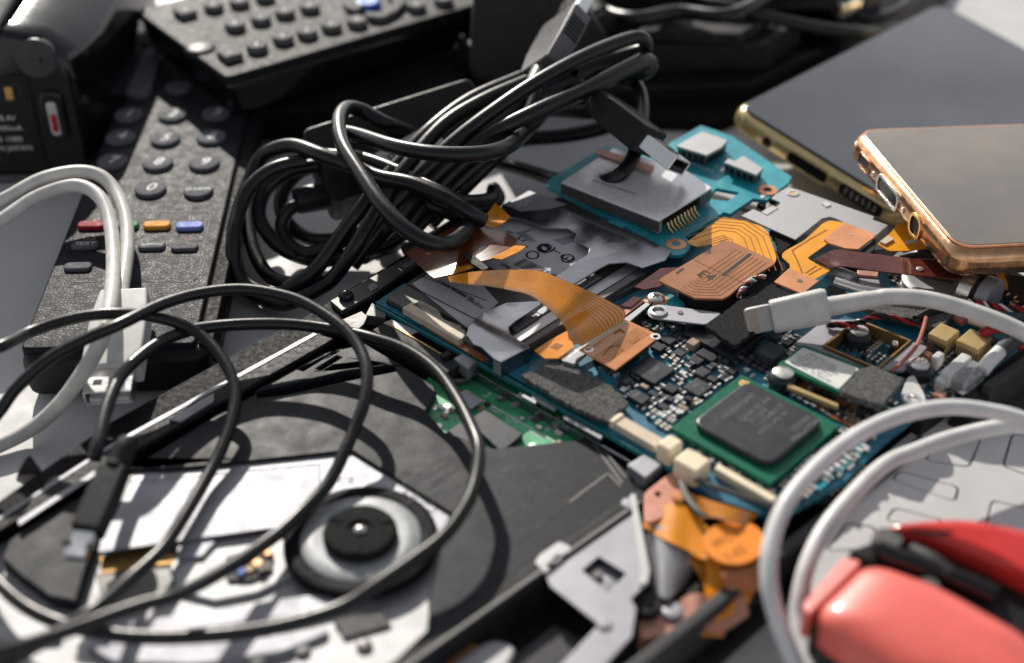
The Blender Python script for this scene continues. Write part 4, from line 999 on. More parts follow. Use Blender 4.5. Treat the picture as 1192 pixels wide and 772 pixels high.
chipq([(719, 442), (727, 436), (735, 442), (727, 449)], .16)
chipq([(880, 407), (895, 396), (916, 405), (901, 419)], .36, 'chipgrey', 'power_inductor', bev=.06)
chipq([(1000, 448), (1008, 442), (1018, 448), (1010, 455)], .14)
chipq([(1054, 408), (1062, 403), (1072, 409), (1063, 415)], .3, 'copperpink', 'tantalum_capacitor', bev=.04)
chipq([(1083, 404), (1091, 399), (1100, 405), (1091, 412)], .3, 'chip', 'tantalum_capacitor', bev=.04)
chipq([(1085, 458), (1092, 453), (1103, 459), (1095, 466)], .3, 'copperpink', 'tantalum_capacitor', bev=.04)
chipq([(1070, 410), (1077, 406), (1086, 411), (1079, 417)], .28, 'copperpink', 'tantalum_capacitor', bev=.04)
chipq([(798, 398), (806, 392), (814, 398), (806, 404)], .22, 'ceramic', 'ceramic_capacitor', bev=.03)
chipq([(784, 489), (790, 484), (802, 489), (796, 495)], .1, 'ceramic', 'ceramic_capacitor', bev=.02) if False else None
chipq([(744, 448), (748, 445), (756, 450), (752, 453)], .1, 'ceramic', 'ceramic_capacitor', bev=.02)
chipq([(788, 472), (792, 469), (801, 475), (797, 479)], .1, 'ceramic', 'ceramic_capacitor', bev=.02)
def coil(px, py, r, h, z0=ZB):
    m = M(); f = ZF(U(px, py, z0+h)); 
    m.lathe(f, [(r, -h), (r, -h*.25), (r*.8, -.02), (r*.62, 0), (r*.55, -.02), (.001, -.02)], 24, cap=False); o = obj('round_inductor', m, 'chip', T, angle=35)
    m = M(); m.lathe(f, [(r*.72, -.05), (r*.72, .025), (r*.5, .05), (.001, .04)], 20, cap=False); obj('coil_top', m, 'nickel', o, angle=50)
    occ.append([(px-18, py+5), (px, py-12), (px+18, py+5), (px, py+26)])
coil(912, 434, .33, .42); coil(1000, 385, .32, .42); coil(1070, 424, .33, .42); coil(1042, 400, .12, .3)
# scattered small parts
def smd(w_, l_, h_, body, ends):
    m = M(); f = Fr((0, 0, 0), (1, 0, 0), (0, 1, 0))
    m.box(f, (-l_/2+.04, l_/2-.04), (-w_/2, w_/2), (.004, h_)); m.box(f, (-l_/2, -l_/2+.045), (-w_/2-.005, w_/2+.005), (0, h_+.006), 1); m.box(f, (l_/2-.045, l_/2), (-w_/2-.005, w_/2+.005), (0, h_+.006), 1)
    me = bpy.data.meshes.new('small_part'); me.from_pydata([tuple(v*S) for v in m.v], [], m.f); me.materials.append(MT[body]); me.materials.append(MT[ends]); me.polygons.foreach_set('material_index', m.mi); me.update(); return me
KIND = [('resistor', smd(.09, .19, .07, 'chip', 'solder')), ('capacitor', smd(.10, .20, .10, 'ceramic', 'solder')), ('diode', smd(.13, .24, .12, 'chip', 'solder')), ('ferrite_bead', smd(.10, .2, .09, 'chipgrey', 'solder')), ('tiny_capacitor', smd(.07, .13, .07, 'ceramic', 'whiteplastic')), ('transistor', smd(.14, .22, .13, 'chip', 'steeldark')), ('filter', smd(.12, .16, .09, 'whiteplastic', 'solder')), ('varistor', smd(.08, .16, .08, 'tan', 'solder'))]
ang = math.atan2(AX.y, AX.x)
zone = [[(690, 420), (740, 350), (800, 345), (900, 345), (930, 400), (925, 425), (1000, 450), (1040, 470), (1000, 540), (908, 598), (770, 500), (745, 478)], [(965, 402), (1000, 376), (1054, 396), (1020, 425)], [(1060, 400), (1120, 398), (1175, 400), (1140, 440), (1100, 470), (1065, 470)], [(965, 322), (1130, 326), (1185, 346), (1180, 366), (1120, 352), (1000, 352)]]
cnt = {}; pts = []
def PX(p):
    d = p-CAM; z = d.dot(FW); return 596+FPX*d.dot(RT)/z, 386-FPX*d.dot(UP)/z
random.seed(11); tries = 0
CK = [('chip', (8, 8)), ('chip', (11, 8)), ('chip', (13, 10)), ('chip', (8, 6))]
for t_ in range(400):
    if t_ > 60 and cnt.get('c', 0) >= 22: break
    px, py = random.uniform(700, 1130), random.uniform(350, 590)
    zz = zone[0] if t_ % 4 else zone[1] if t_ % 8 else zone[2]
    k = random.choice((6, 8, 10)); q = [(px-k, py), (px, py-k*.72), (px+k, py), (px, py+k*.72)]
    if not all(inside(a, b, zz) for a, b in q) or any(inside(a, b, o_) for o_ in occ for a, b in q+[(px, py)]): continue
    chipq(q, random.choice((.1, .13, .16)), random.choice(('chip', 'chip', 'chipgrey')), legs=random.choice((False, 'A', 'B')) if k > 7 else False); cnt['c'] = cnt.get('c', 0)+1
spots = []
while len(spots) < 700 and tries < 20000:
    tries += 1
    zz = zone[(0, 0, 0, 0, 0, 0, 1, 1, 2, 2, 3)[tries % 11]]
    px, py = random.uniform(690, 1190), random.uniform(320, 598)
    if not inside(px, py, zz): continue
    k = random.choices(range(8), (30, 18, 20, 20, 24, 20, 10, 14))[0]; nrow = random.choice((1, 2, 3, 4, 6)); alongA = random.random() < .5
    ex, ey = (AX, BX) if alongA else (BX, AX); L_ = (.19, .20, .24, .2, .13, .22, .16, .16)[k]; W_ = (.09, .10, .13, .10, .07, .14, .12, .08)[k]
    p0 = U(px, py, ZB)
    for i in range(nrow):
        p = p0+ey*(i*(W_+.055)); a, b = PX(p)
        if cnt.get(k, 0) >= 95 or not inside(a, b, zz) or any(inside(a, b, q) for q in occ): break
        if any((p-c).length < (L_+l2)*.5+.015 and abs((p-c).dot(ex)) < (L_+l2)*.5 and abs((p-c).dot(ey)) < (W_+l2)*.5 for c, l2 in spots): break
        cnt[k] = cnt.get(k, 0)+1; spots.append((p, W_+.04 if nrow > 1 else L_))
        nm, me = KIND[k]; o = bpy.data.objects.new(nm, me); COL.objects.link(o); o.parent = T
        o.location = (p-ORG[T])*S; o.rotation_euler = (0, 0, math.atan2(ex.y, ex.x)+random.uniform(-.02, .02)); o.scale = (1, 1, random.uniform(.85, 1.2))
# connectors on the lower edge
def conn(q, z, t, mt, nm, bev=.03, pins=None, pinmat='gold'):
    a = U(*q[0], z); f = Fr(a, AX, BX); x = abs(f.loc(U(*q[3], z))[0]); y = abs(f.loc(U(*q[1], z))[1])
    m = M(); m.box(f, (0, x), (0, y), (-t, 0)); o = obj(nm, m, mt, T, bevel=bev)
    if pins:
        n, side = pins; k = M()
        for i in range(n):
            if side == 'A': xx = x*(i+.5)/n; k.box(f, (xx-.025, xx+.025), (-.08, .0), (-t, -t+.1))
            else: yy = y*(i+.5)/n; k.box(f, (x, x+.08), (yy-.025, yy+.025), (-t, -t+.1))
        obj('pin_row', k, pinmat, o)
    return o
conn([(708, 489), (719, 480), (772, 510), (763, 520)], 1.75, .2, 'beige', 'ribbon_connector')
conn([(709, 489), (721, 479), (726, 482), (714, 492)], 1.79, .2, 'ivory', 'connector_latch')
conn([(764, 516), (778, 503), (796, 510), (783, 524)], 2.0, .5, 'ivory', 'wire_connector', .07)
conn([(783, 534), (800, 519), (828, 534), (811, 550)], 2.0, .5, 'ivory', 'wire_connector', .07)
conn([(831, 545), (838, 540), (905, 579), (898, 585)], 1.78, .22, 'ivory', 'ribbon_connector', .03)
o = conn([(944, 566), (1008, 521), (1017, 526), (953, 572)], 1.62, .1, 'teal2', 'edge_connector', .01)
for i in range(9):
    c = U(957+i*6.3, 557-i*4.6, 1.625); m = M(); m.box(Fr(c, AX, BX), (-.09, .06), (-.045, .045), (0, .03)); obj('contact_pad', m, 'whiteplastic', o, bevel=.01)
o = conn([(950, 582), (1006, 541), (1012, 547), (957, 588)], 1.35, .3, 'blackmatte', 'pin_header', .02)
for i in range(8):
    m = M(); m.box(Fr(U(963+i*5.8, 573-i*4.2, 1.37), AX, BX), (-.12, .14), (-.04, .04), (0, .04)); obj('header_pin', m, 'gold', o, bevel=.01)
# slot connector and ribbon socket beside the drive bay
o = conn([(433, 384), (447, 373), (535, 420), (514, 438)], 1.5, .6, 'blackmatte', 'slot_connector', .03)
m = M(); f = Fr(U(447, 373, 1.5), AX, BX)
for i in range(36): m.box(f, (.12+i*.06, .145+i*.06), (-.03, .02), (0, .02))
obj('contact_row', m, 'gold', o)
slab('connector_foil', [(446, 376), (456, 372), (488, 386), (478, 390)], 1.505, .004, 'alu', o, 0)
slab('connector_key', [(512, 413), (521, 407), (526, 411), (517, 417)], 1.6, .1, 'blackmatte', o, .02)
o = conn([(468, 358), (479, 350), (544, 386), (538, 394)], 1.78, .2, 'beige', 'ribbon_socket', .02)
m = M(); f = Fr(U(476, 354, 1.78), AX, BX)
for i in range(38): m.box(f, (.1+i*.055, .125+i*.055), (.05, .3), (-.05, .012))
obj('contact_row', m, 'blackmatte', o)
slab('ribbon_tail', [(470, 364), (476, 361), (528, 391), (570, 418), (562, 420), (520, 396)], 1.62, .03, 'stiff', T, 0)
slab('shield_strip', [(449, 352), (460, 344), (560, 398), (550, 405)], 1.60, .03, 'blackmatte', T, 0)
# copper rings and screws
def ring(px, py, r, z, par, mt='copper', r2=.12):
    m = M(); m.lathe(ZF(U(px, py, z)), [(r, -.08), (r, .0), (r2, .008), (r2, -.1)], 28); o = obj('mounting_ring', m, mt, par, angle=40)
    m = M(); m.lathe(ZF(U(px, py, z)), [(r2, -.05), (r2, -.02), (.001, -.02)], 16, cap=False); obj('ring_hole', m, 'inkdark', o)
    return o
slab('board_tab', [(760, 284), (775, 273), (800, 276), (806, 286), (796, 297), (775, 297)], 1.98, .1, 'teal2', T, .01, r=.2)
ring(787, 284, .27, 1.99, T)
slab('screw_tab', [(740, 348), (762, 337), (790, 345), (800, 356), (770, 365), (745, 362)], 1.82, .1, 'teal2', T, .01, r=.2)
ring(763.5, 348, .3, 1.83, T, r2=.2)
m = M(); f = ZF(U(763.5, 347, 1.86)); m.lathe(f, [(.22, -.06), (.22, .03), (.17, .07), (.001, .08)], 24, cap=False); o = obj('screw', m, 'nickel', T, angle=50)
m = M()
for r_ in (.5, 2.07): m.box(Fr(f(0, 0, .078), (math.cos(r_), math.sin(r_), 0)), (-.1, .1), (-.022, .022), (0, .008))
obj('screw_slot', m, 'inkdark', o)
slab('steel_arm', [(753, 363), (757, 357), (766, 354), (841, 364), (822, 378), (764, 371), (756, 369)], 1.95, .05, 'alu', T, .02, r=.1)
m = M(); m.lathe(ZF(U(766, 363, 1.955)), [(.22, -.02), (.22, .04), (.15, .05), (.14, -.02)], 24); obj('arm_eyelet', m, 'nickel', T, angle=50)
m = M(); m.lathe(ZF(U(792, 364, 1.955)), [(.07, -.02), (.07, .015), (.001, .015)], 14, cap=False); obj('arm_rivet', m, 'steeldark', T)
# open shield can
o = slab('shield_frame', [(958, 402), (999, 371), (1061, 396), (1022, 430)], 1.95, .35, 'dimgold', T, .005, holes=[[(961, 402), (999.3, 373), (1058, 396.3), (1021.5, 427.5)]])
slab('shield_skirt', [(925, 400), (960, 372), (997, 372), (955, 404), (1018, 432), (1010, 434), (942, 408)], 1.9, .06, 'alu', T, .01)
slab('shield_skirt', [(1024, 430), (1064, 398), (1080, 404), (1052, 432)], 1.9, .06, 'alu', T, .01)
slab('bracket_lug', [(1056, 439), (1064, 436), (1078, 462), (1076, 474), (1060, 476), (1048, 462)], 1.9, .06, 'whiteplastic', T, .02, r=.15)
m = M(); m.lathe(ZF(U(1062, 465, 1.905)), [(.2, -.03), (.2, .03), (.12, .035), (.1, -.03)], 22); obj('lug_eyelet', m, 'nickel', T, angle=50)
slab('amber_resin', [(918, 452), (940, 440), (1010, 466), (1020, 486), (1000, 500), (968, 486)], ZB+.06, .05, 'stiff', T, .02)
for i in range(12):
    px, py = random.uniform(930, 1010), random.uniform(450, 490)
    if py < 440+(px-930)*.35 or py > 462+(px-930)*.4: continue
    m = M(); m.box(bfr(px, py, ZB+.06), (-.1, .1), (-.07, .07), (0, .06)); obj('resin_part', m, random.choice(('gold', 'copper', 'ceramic')), T, bevel=.02)
# tan wire connectors on the right
for q in ([(1080, 388), (1098, 376), (1120, 385), (1104, 397)], [(1113, 396), (1131, 382), (1157, 393), (1141, 407)]):
    o = conn(q, 2.05, .45, 'tan', 'wire_socket', .04)
    k = M(); z = 2.05; f = Fr(U(*q[0], z), AX, BX); x = abs(f.loc(U(*q[3], z))[0])
    for i in range(9): k.box(f, (x*(i+.3)/9, x*(i+.7)/9), (-.01, .012), (-.36, -.12))
    obj('socket_slots', k, 'inkdark', o)
for q, z, mt in (([(1084, 414), (1092, 407), (1106, 404), (1098, 414)], 2.0, 'whiteplastic'), ([(1094, 432), (1120, 409), (1133, 414), (1107, 438)], 2.05, 'whiteplastic'), ([(1106, 437), (1128, 416), (1150, 424), (1128, 447)], 2.0, 'clear'), ([(1088, 440), (1096, 433), (1106, 438), (1098, 446)], 1.9, 'whiteplastic')):
    conn(q, z, .4, mt, 'wire_plug', .06)
for i in range(4):
    m = M(); m.tube(wire([(1090+i*3, 452-i, 1.6), (1091+i*3, 446-i, 1.75), (1095+i*3, 443-i, 1.62)], 4), .03, 6); obj('jumper_pin', m, 'nickel', T)
m = M(); m.lathe(ZF(U(1071, 436, 1.6)), [(.1, 0), (.1, .42), (.06, .46), (.001, .46)], 14, cap=False); obj('metal_post', m, 'nickel', T, angle=50)

# ================================================================== hard drive in its steel cage
T = thing('hard_drive', 'small silver hard drive with grey labels inside a steel cage', 'hard drive', U(600, 330, .4))
slab('drive_body', [(449, 346), (590, 248), (668, 262), (770, 318), (600, 400), (548, 400)], 1.74, 1.2, 'steeldark', T, .05)
slab('rear_label', [(480, 330), (506, 315), (560, 330), (580, 352), (552, 378), (544, 382)], 1.752, .01, 'paper', T, 0)
m = M(); q = [(476, 334), (504, 318), (566, 345), (546, 372)]
m.line(P([(474, 331), (556, 373)], 1.76), .03); m.line(P([(488, 321), (566, 350)], 1.76), .02)
for i, (t_, px, py) in enumerate((('MODEL 80GB 4200RPM', 520, 333), ('S/N 7K4481 LBA 117M', 531, 338), ('5V 0.55A  REV 02', 542, 346), ('ATA-6 ZIF', 553, 354))):
    glyphs(m, t_, Fr(U(px, py, 1.757), AX, BX), .13)
obj('label_print', m, 'inkdark', T, recalc=False)
# cage plates
up_ = [(585, 238), (616, 222), (664, 239), (782, 291), (775, 303), (748, 312), (729, 305.5), (709, 307), (699, 312), (668, 331), (650, 340), (640, 331), (647, 321), (684, 296), (686, 289), (669, 280), (671, 272), (661, 266), (634, 265.5), (611, 256), (596, 253), (574, 258)]
c1 = slab('cage_plate', up_, 2.05, .05, 'mirror', T, .018, label='polished steel plate with a wavy cut edge')
a, b = U(775, 303.5, 2.03), U(747, 312.5, 2.03); m = M(); m.prism([a, b, b-AX*.05, a-AX*.05], t=.3); obj('folded_lip', m, 'mirror', c1, bevel=.01)
slab('corner_plate', [(587, 238), (616, 222), (660, 238), (640, 243), (606, 246)], 2.055, .004, 'alu', c1, 0)
glyph_m = M(); glyphs(glyph_m, 'H24', Fr(U(609, 237, 2.06), BX, -AX), .3); obj('stamped_mark', glyph_m, 'ink', c1, recalc=False)
lab = slab('drive_label', [(566, 264), (590, 252), (634, 258), (672, 268), (692, 284), (690, 298), (646, 330), (600, 325), (560, 305)], 1.85, .02, 'paper', T, 0, label='grey label with icons and a barcode')
m = M()
def pr(px, py, s, h): glyphs(m, s, Fr(U(px, py, 1.852), BX, -AX), h)
pr(590, 272, 'm', .42); pr(606, 278, 'c', .55); pr(634, 289, '@', .5); pr(648, 293, 'T', .42); pr(660, 301, 'E', .46); pr(653, 297, '-', .5)
m.line(P(arc(620, 297, 7, 4.5, 16)+[(627, 297)], 1.852), .05); m.line(P(arc(661, 301, 7, 4.5, 16)+[(668, 301)], 1.852), .05); m.line(P(arc(633, 289, 6, 4, 16)+[(639, 289)], 1.852), .08)
bf = Fr(U(597, 308, 1.852), AX, BX); x = 0.
while x < 1.25:
    wd = random.choice((.02, .035, .05)); m.add([bf(x, 0, .003), bf(x+wd, 0, .003), bf(x+wd, .42, .003), bf(x, .42, .003)], [[0, 1, 2, 3]]); x += wd+random.choice((.02, .03, .05))
for i in range(5): glyphs(m, random.choice(('P/N 0A26', 'CHS 16383', 'A3410', '0702')), Fr(U(588+i*9, 310+i*4, 1.852), AX, BX), .16)
obj('label_print', m, 'inkdark', lab, recalc=False)
slab('glint_patch', [(600, 271), (622, 266), (612, 271), (624, 281), (614, 280)], 1.86, .004, 'alu', lab, 0)  # pale metal shapes paint glints onto the label
slab('glint_patch', [(644, 279), (668, 274), (668, 281), (656, 285)], 1.86, .004, 'alu', lab, 0)
low = [(543, 389), (545, 380), (553, 371), (566, 362), (590, 352), (632, 350), (629, 355), (600, 374), (592, 381), (594, 389), (617, 404), (583, 422), (574, 417), (560, 404), (551, 401)]
c2 = slab('cage_plate', low, 2.0, .05, 'mirror', T, .018, label='dark polished steel plate with a rounded slot')
a, b = U(617, 404.5, 1.98), U(583, 422.5, 1.98); m = M(); m.prism([a, b, b-AX*.05, a-AX*.05], t=.45); obj('folded_lip', m, 'mirror', c2, bevel=.01)
a, b = U(574, 417.5, 1.98), U(583, 422.5, 1.98); m = M(); m.prism([a, b, b+BX*.05, a+BX*.05], t=.4); obj('folded_lip', m, 'steel', c2, bevel=.01)
for q, z, mt, nm in (([(594, 392), (604, 399), (744, 312), (732, 306)], 1.80, 'steel', 'guide_rail'), ([(606, 400), (612, 404), (754, 316), (747, 311)], 1.86, 'steeldark', 'guide_rail'), ([(596, 380), (600, 386), (700, 322), (694, 318)], 1.78, 'alu', 'guide_rail')):
    slab(nm, q, z, .25, mt, T, .02)
m = M(); m.line(P([(599, 388), (626, 371), (630, 366), (620, 362)], 1.83), .03); glyphs(m, '=', Fr(U(604, 378, 1.79), BX, -AX), .2); glyphs(m, '-', Fr(U(596, 384, 1.79), BX, -AX), .2)
for px, py in ((684, 323), (697, 316)): glyphs(m, 'A', Fr(U(px, py, 1.86), BX, -AX), .34, bold=.03)
obj('rail_print', m, 'inkdark', T, recalc=False)
slab('cage_side', [(618, 405), (622, 408), (780, 306), (774, 304)], 1.5, .9, 'black', T, .02)

# ================================================================== upper teal board with card reader and sockets
T = thing('socket_board', 'small bright teal board with two sockets and a card reader under the hanging plug', 'circuit board', U(800, 225, 1.3))
z2 = 1.95
slab('board', [(636, 216), (640, 208), (708, 168), (768, 183), (780, 166), (816, 146), (852, 158), (922, 206), (918, 213), (893, 233), (877, 231), (850, 249), (843, 247), (794, 278), (765, 284)], z2, .12, 'teal2', T, .012, holes=[[(822, 231), (834, 219), (861, 224), (847, 234)]])
o = slab('reader_shell', [(653, 212), (714, 172), (800, 199), (829, 218.5), (767, 257)], 2.5, .06, 'silverdeck', T, .02, label='silver card reader cover')
m = M(); a, b, c, d = P([(653, 212), (767, 257), (829, 219), (714, 172)], 2.44)
m.prism([a, b, b+BX*.05, a+BX*.05], t=.36); obj('reader_side', m, 'steeldark', o, bevel=.01)
m = M(); m.prism([c, c+(b-c)*.22, c+(b-c)*.22-AX*.4, c-AX*.4], t=.4); obj('reader_end', m, 'steeldark', o, bevel=.02)
m = M(); m.prism([b, b+(c-b)*.07, b+(c-b)*.07-AX*.3, b-AX*.3], t=.4); obj('reader_end', m, 'steel', o, bevel=.02)
m = M(); m.prism([b+BX*.1-AX*.12, c-BX*.1-AX*.12, c-BX*.1-AX*.6, b+BX*.1-AX*.6], t=.36); obj('reader_core', m, 'black', o, bevel=.01)
g = Fr(b, (c-b)); L_ = (c-b).length
for i in range(9):
    m = M(); p = g(L_*(.16+.062*i), 0, -.22); m.tube([p-AX*.14, p+AX*.02, p+AX*.06-Vector((0, 0, .12)), p+AX*.22-Vector((0, 0, .24))], .028, 6); obj('gold_pin', m, 'gold', o)
m = M(); m.line(P([(690, 210), (740, 226)], 2.504), .05); obj('stamped_line', m, 'alu', o, recalc=False)
for q in (((668, 222), (676, 219), (682, 222), (674, 226)), ((757, 262), (763, 258), (770, 261), (763, 266))): slab('solder_lug', q, 2.04, .08, 'gold', T, .02)
slab('blue_patch', [(704, 260), (712, 254), (730, 262), (722, 267)], 2.0, .04, 'teal2', T, .01)
def sock(q, h, nm):
    o = slab(nm, q, z2+h, .09, 'alumatte', T, .03)
    ctr = sum((U(*p, z2+h) for p in q), Vector())/len(q)
    m = M(); m.prism([ctr+(U(*p, z2+h-.09)-ctr)*.94 for p in q], t=h-.1); obj('socket_body', m, 'black', o, bevel=.02)
    a, b = U(*q[0], z2+h-.05), U(*q[-1], z2+h-.05); m = M(); e = (b-a).normalized(); n_ = (a+b)/2-ctr; n_.z = 0; n_.normalize()
    L = (b-a).length
    for i in range(5):
        p = a+e*(L*(.12+.19*i)); m.prism([p, p+e*L*.1, p+e*L*.1-n_*.08, p-n_*.08], t=h-.08)
    obj('socket_tab', m, 'steeldark', o, bevel=.01)
    return o
sock([(787, 170), (802, 161), (818, 152.5), (848, 163), (841, 171), (823, 181)], .42, 'video_socket')
sock([(843, 189), (849, 184), (856, 187), (866, 181), (889, 196), (881, 204)], .36, 'usb_socket')
ring(893.5, 221, .27, z2+.03, T)
m = M(); glyphs(m, 'CN4 J302', Fr(U(815, 194, z2), AX, BX), .24); glyphs(m, 'CN5', Fr(U(842, 197, z2), AX, BX), .3); obj('silk_print', m, 'ink', T, recalc=False)
for q in (((885, 228), (893, 222), (896, 224), (888, 231)), ((837, 198), (841, 195), (844, 197), (840, 200))): slab('solder_pad', q, z2+.02, .03, 'solder', T, .01)
for px, py in ((900, 237), (886, 243), (876, 249), (868, 246), (905, 222)):
    m = M(); m.box(bfr(px, py, 1.7), (-.1, .1), (-.09, .09), (0, .16)); obj('small_capacitor', m, random.choice(('ceramic', 'solder', 'chip')), T, bevel=.02)
tag(slab('flex_cable', [(693, 178), (700, 173.5), (762, 193), (757, 201)], 2.56, .03, 'copperpink', None, 0), 'thin rust-coloured flex strip on top of the silver card reader', 'flex cable', 'flex cables')

# ================================================================== flex cables
def inset_lines(m, pl, n, step, wd, z, mi):
    """copper lines following an open pixel path pl, stepped sideways in the plane"""
    base = P(pl, z)
    for k in range(n):
        pts = []
        for i, p in enumerate(base):
            a = base[max(0, i-1)]; b = base[min(len(base)-1, i+1)]; d = (b-a).normalized(); pts.append(p+Vector((-d.y, d.x, 0))*step*k)
        m.line(pts, wd, .004, mi)
T = thing('flex_cable', 'golden orange flex cable bent towards a brown stiffened pad under the silver shield plate', 'flex cable', U(850, 300, 1.8), 'flex cables')
q = [(799, 282), (841, 253), (862, 256), (886, 263), (894, 270), (904, 300), (902, 306), (880, 320), (806, 302), (829, 288), (829, 284), (811, 287)]
m = M(); m.prism(rounded(P(q, 2.12), .1), t=.03); obj('film', m, 'flexgold', T)
m = M(); inset_lines(m, [(806, 279), (838, 268), (856, 270), (866, 277), (880, 316)], 5, .17, .022, 2.122, 0); inset_lines(m, [(812, 284), (842, 274), (852, 279), (862, 312)], 4, -.1, .02, 2.122, 0); obj('traces', m, 'flexline', T, recalc=False)
q = [(767, 327), (770, 323), (806, 302), (830, 287), (842, 280), (852, 281), (900, 303), (902, 307), (866, 329), (849, 344), (841, 348), (809, 347)]
m = M(); m.prism(P(q, 2.15), t=.06); o = obj('stiffener', m, 'stiff', T, bevel=.01)
m = M(); inset_lines(m, [(792, 336), (806, 343), (838, 344), (864, 326), (892, 306)], 8, .13, .02, 2.152, 0)
m.line(P([(808, 303), (865, 329)], 2.152), .02); obj('traces', m, 'flexline', o, recalc=False)
m = M(); m.line(P([(842, 320), (873, 296)], 2.153), .09); m.line(P([(788, 318), (795, 313)], 2.153), .06); glyphs(m, 'E4', Fr(U(822, 321, 2.152), AX, BX), .45); obj('pad_print', m, 'inkdark', o, recalc=False)
T = thing('board_connector', 'black board connector row under the brown stiffened pad', 'connector', U(830, 340, 1.55))
m = M(); a, b = U(795, 345, 1.95), U(868, 333, 1.95); m.prism(P([(790, 338), (810, 350), (842, 351), (866, 333), (840, 310), (800, 318)], 1.98), t=.35); obj('housing', m, 'blackmatte', T, bevel=.03)
m = M()
for i in range(7): m.box(bfr(812+i*5.5, 353-i*.1, 1.75), (-.02, .03), (-.05, .05), (0, .12))
for i in range(6): m.box(bfr(838+i*4.5, 355-i*2.5, 1.72), (-.02, .03), (-.05, .05), (0, .12))
obj('pin_row', m, 'solder', T)

T = thing('flex_cable', 'orange flex cable with two salmon pads beside the silver shield plate', 'flex cable', U(950, 290, 1.8), 'flex cables')
q = [(910, 296), (914, 292), (936, 280), (958, 260), (966, 256.5), (985, 259.5), (1000, 272), (964, 283), (940, 300), (943, 303), (968, 314), (940, 330), (919, 312), (920, 308), (911, 300)]
m = M(); m.prism(rounded(P(q, 2.14), .08), t=.03); obj('film', m, 'flexgold', T)
m = M(); m.line(P([(962, 268), (944, 278), (922, 292), (928, 303), (934, 318)], 2.14), .04); m.line(P([(938, 318), (950, 310)], 2.14), .04); m.line(P([(942, 320), (956, 312)], 2.14), .04); obj('traces', m, 'flexline', T, recalc=False)
m = M(); m.prism(P([(959, 278), (984, 259), (1018, 272), (1018, 276), (999, 290), (984, 289), (965, 283)], 2.19), t=.05); o = obj('connector_pad', m, 'stiffpink', T, bevel=.01)
m = M(); m.lathe(ZF(U(990, 273, 2.19)), [(.04, 0), (.04, .01), (.001, .01)], 10, cap=False); obj('solder_dot', m, 'solder', o)
m = M(); m.prism(P([(918.5, 312), (953, 327), (934, 342), (901, 328)], 2.19), t=.05); o = obj('connector_pad', m, 'stiffpink', T, bevel=.01)
m = M(); m.lathe(ZF(U(931, 327, 2.19)), [(.07, 0), (.07, .01), (.001, .012)], 12, cap=False); obj('solder_dot', m, 'steeldark', o)
tag(slab('connector_block', [(984, 292), (999, 293), (1020, 277), (1019, 290), (1004, 303), (986, 300)], 2.1, .4, 'blackmatte', None, .03), 'black connector block under the upper salmon flex pad', 'connector')

T = thing('flex_cable', 'plain orange flex cable coming out from under the rose gold phone', 'flex cable', U(1055, 278, 1.8), 'flex cables')
m = M(); m.prism(rounded(P([(1021, 284), (1038, 270), (1043, 262), (1055, 258), (1075, 268), (1100, 292), (1060, 292), (1035, 292)], 2.1), .08), t=.03); obj('film', m, 'flexgold', T)
m = M()
for i in range(4): m.line(P([(1053+i*4, 284-i*.5), (1057+i*4, 280-i*.5)], 2.1), .05)
for i in range(3): m.line(P([(1059+i*4, 274+i*.5), (1064+i*4, 271+i*.5)], 2.1), .05)
obj('print_marks', m, 'ink', T, recalc=False)
slab('clip', [(1024, 281), (1034, 274), (1041, 278), (1031, 284)], 2.16, .06, 'beige', T, .01)

T = thing('flex_cable', 'long dark red flex strip running under the rose gold phone', 'flex cable', U(1060, 310, 1.9), 'flex cables')
L = P([(947, 301.5, 2.2), (972, 291, 2.32), (1000, 293.5, 2.38), (1050, 299.5, 2.38), (1100, 304, 2.36), (1152, 308, 2.3)]); R = P([(968, 312.5, 2.2), (980, 309.5, 2.3), (1010, 314, 2.36), (1054, 319, 2.38), (1102, 323, 2.36), (1163, 327, 2.3)])
m = M(); m.ribbon(crom(L, 4), crom(R, 4), .03); obj('strip', m, 'maroon', T)
m = M(); m.ribbon(P([(1151, 309, 2.32), (1158, 316, 2.3), (1164, 330, 1.9), (1164, 342, 1.6)]), P([(1156, 308, 2.32), (1168, 318, 2.3), (1173, 330, 1.9), (1173, 342, 1.6)]), .03); obj('folded_end', m, 'flexflat', T)
m = M(); m.lathe(ZF(U(1071, 313, 2.39)), [(.1, 0), (.08, .02), (.001, .025)], 12, cap=False); obj('glue_spot', m, 'solder', T)

T = thing('flex_cable', 'wide orange ribbon with copper traces arching over the steel cage', 'flex cable', U(650, 360, 1.8), 'flex cables')
L = P([(521, 322, 2.45), (545, 317, 2.65), (575, 314.5, 2.85), (602, 314, 3.0), (627, 315, 3.05), (656, 326, 3.0), (686, 339, 2.85), (712, 352, 2.45), (727, 362, 2.15), (727, 373, 1.97)])
R = P([(523, 328, 2.4), (545, 331, 2.55), (570, 333, 2.7), (596, 338, 2.8), (616, 343, 2.85), (634, 355, 2.8), (652, 372, 2.65), (661, 385, 2.3), (664, 396, 2.1), (678, 403, 1.96)])
m = M(); m.ribbon(crom(L, 5), crom(R, 5), .03, 10); obj('ribbon', m, 'ribbon', T)
m = M(); m.prism(P([(674, 407), (728, 371.5), (769, 391), (716, 431)], 1.97), t=.035); o = obj('connector_pad', m, 'padamber', T, bevel=.008)
for px, py in ((685, 407), (763, 392)):
    m = M(); m.lathe(ZF(U(px, py, 1.97)), [(.12, 0), (.12, .012), (.07, .014), (.065, .0)], 18); obj('eyelet', m, 'nickel', o)
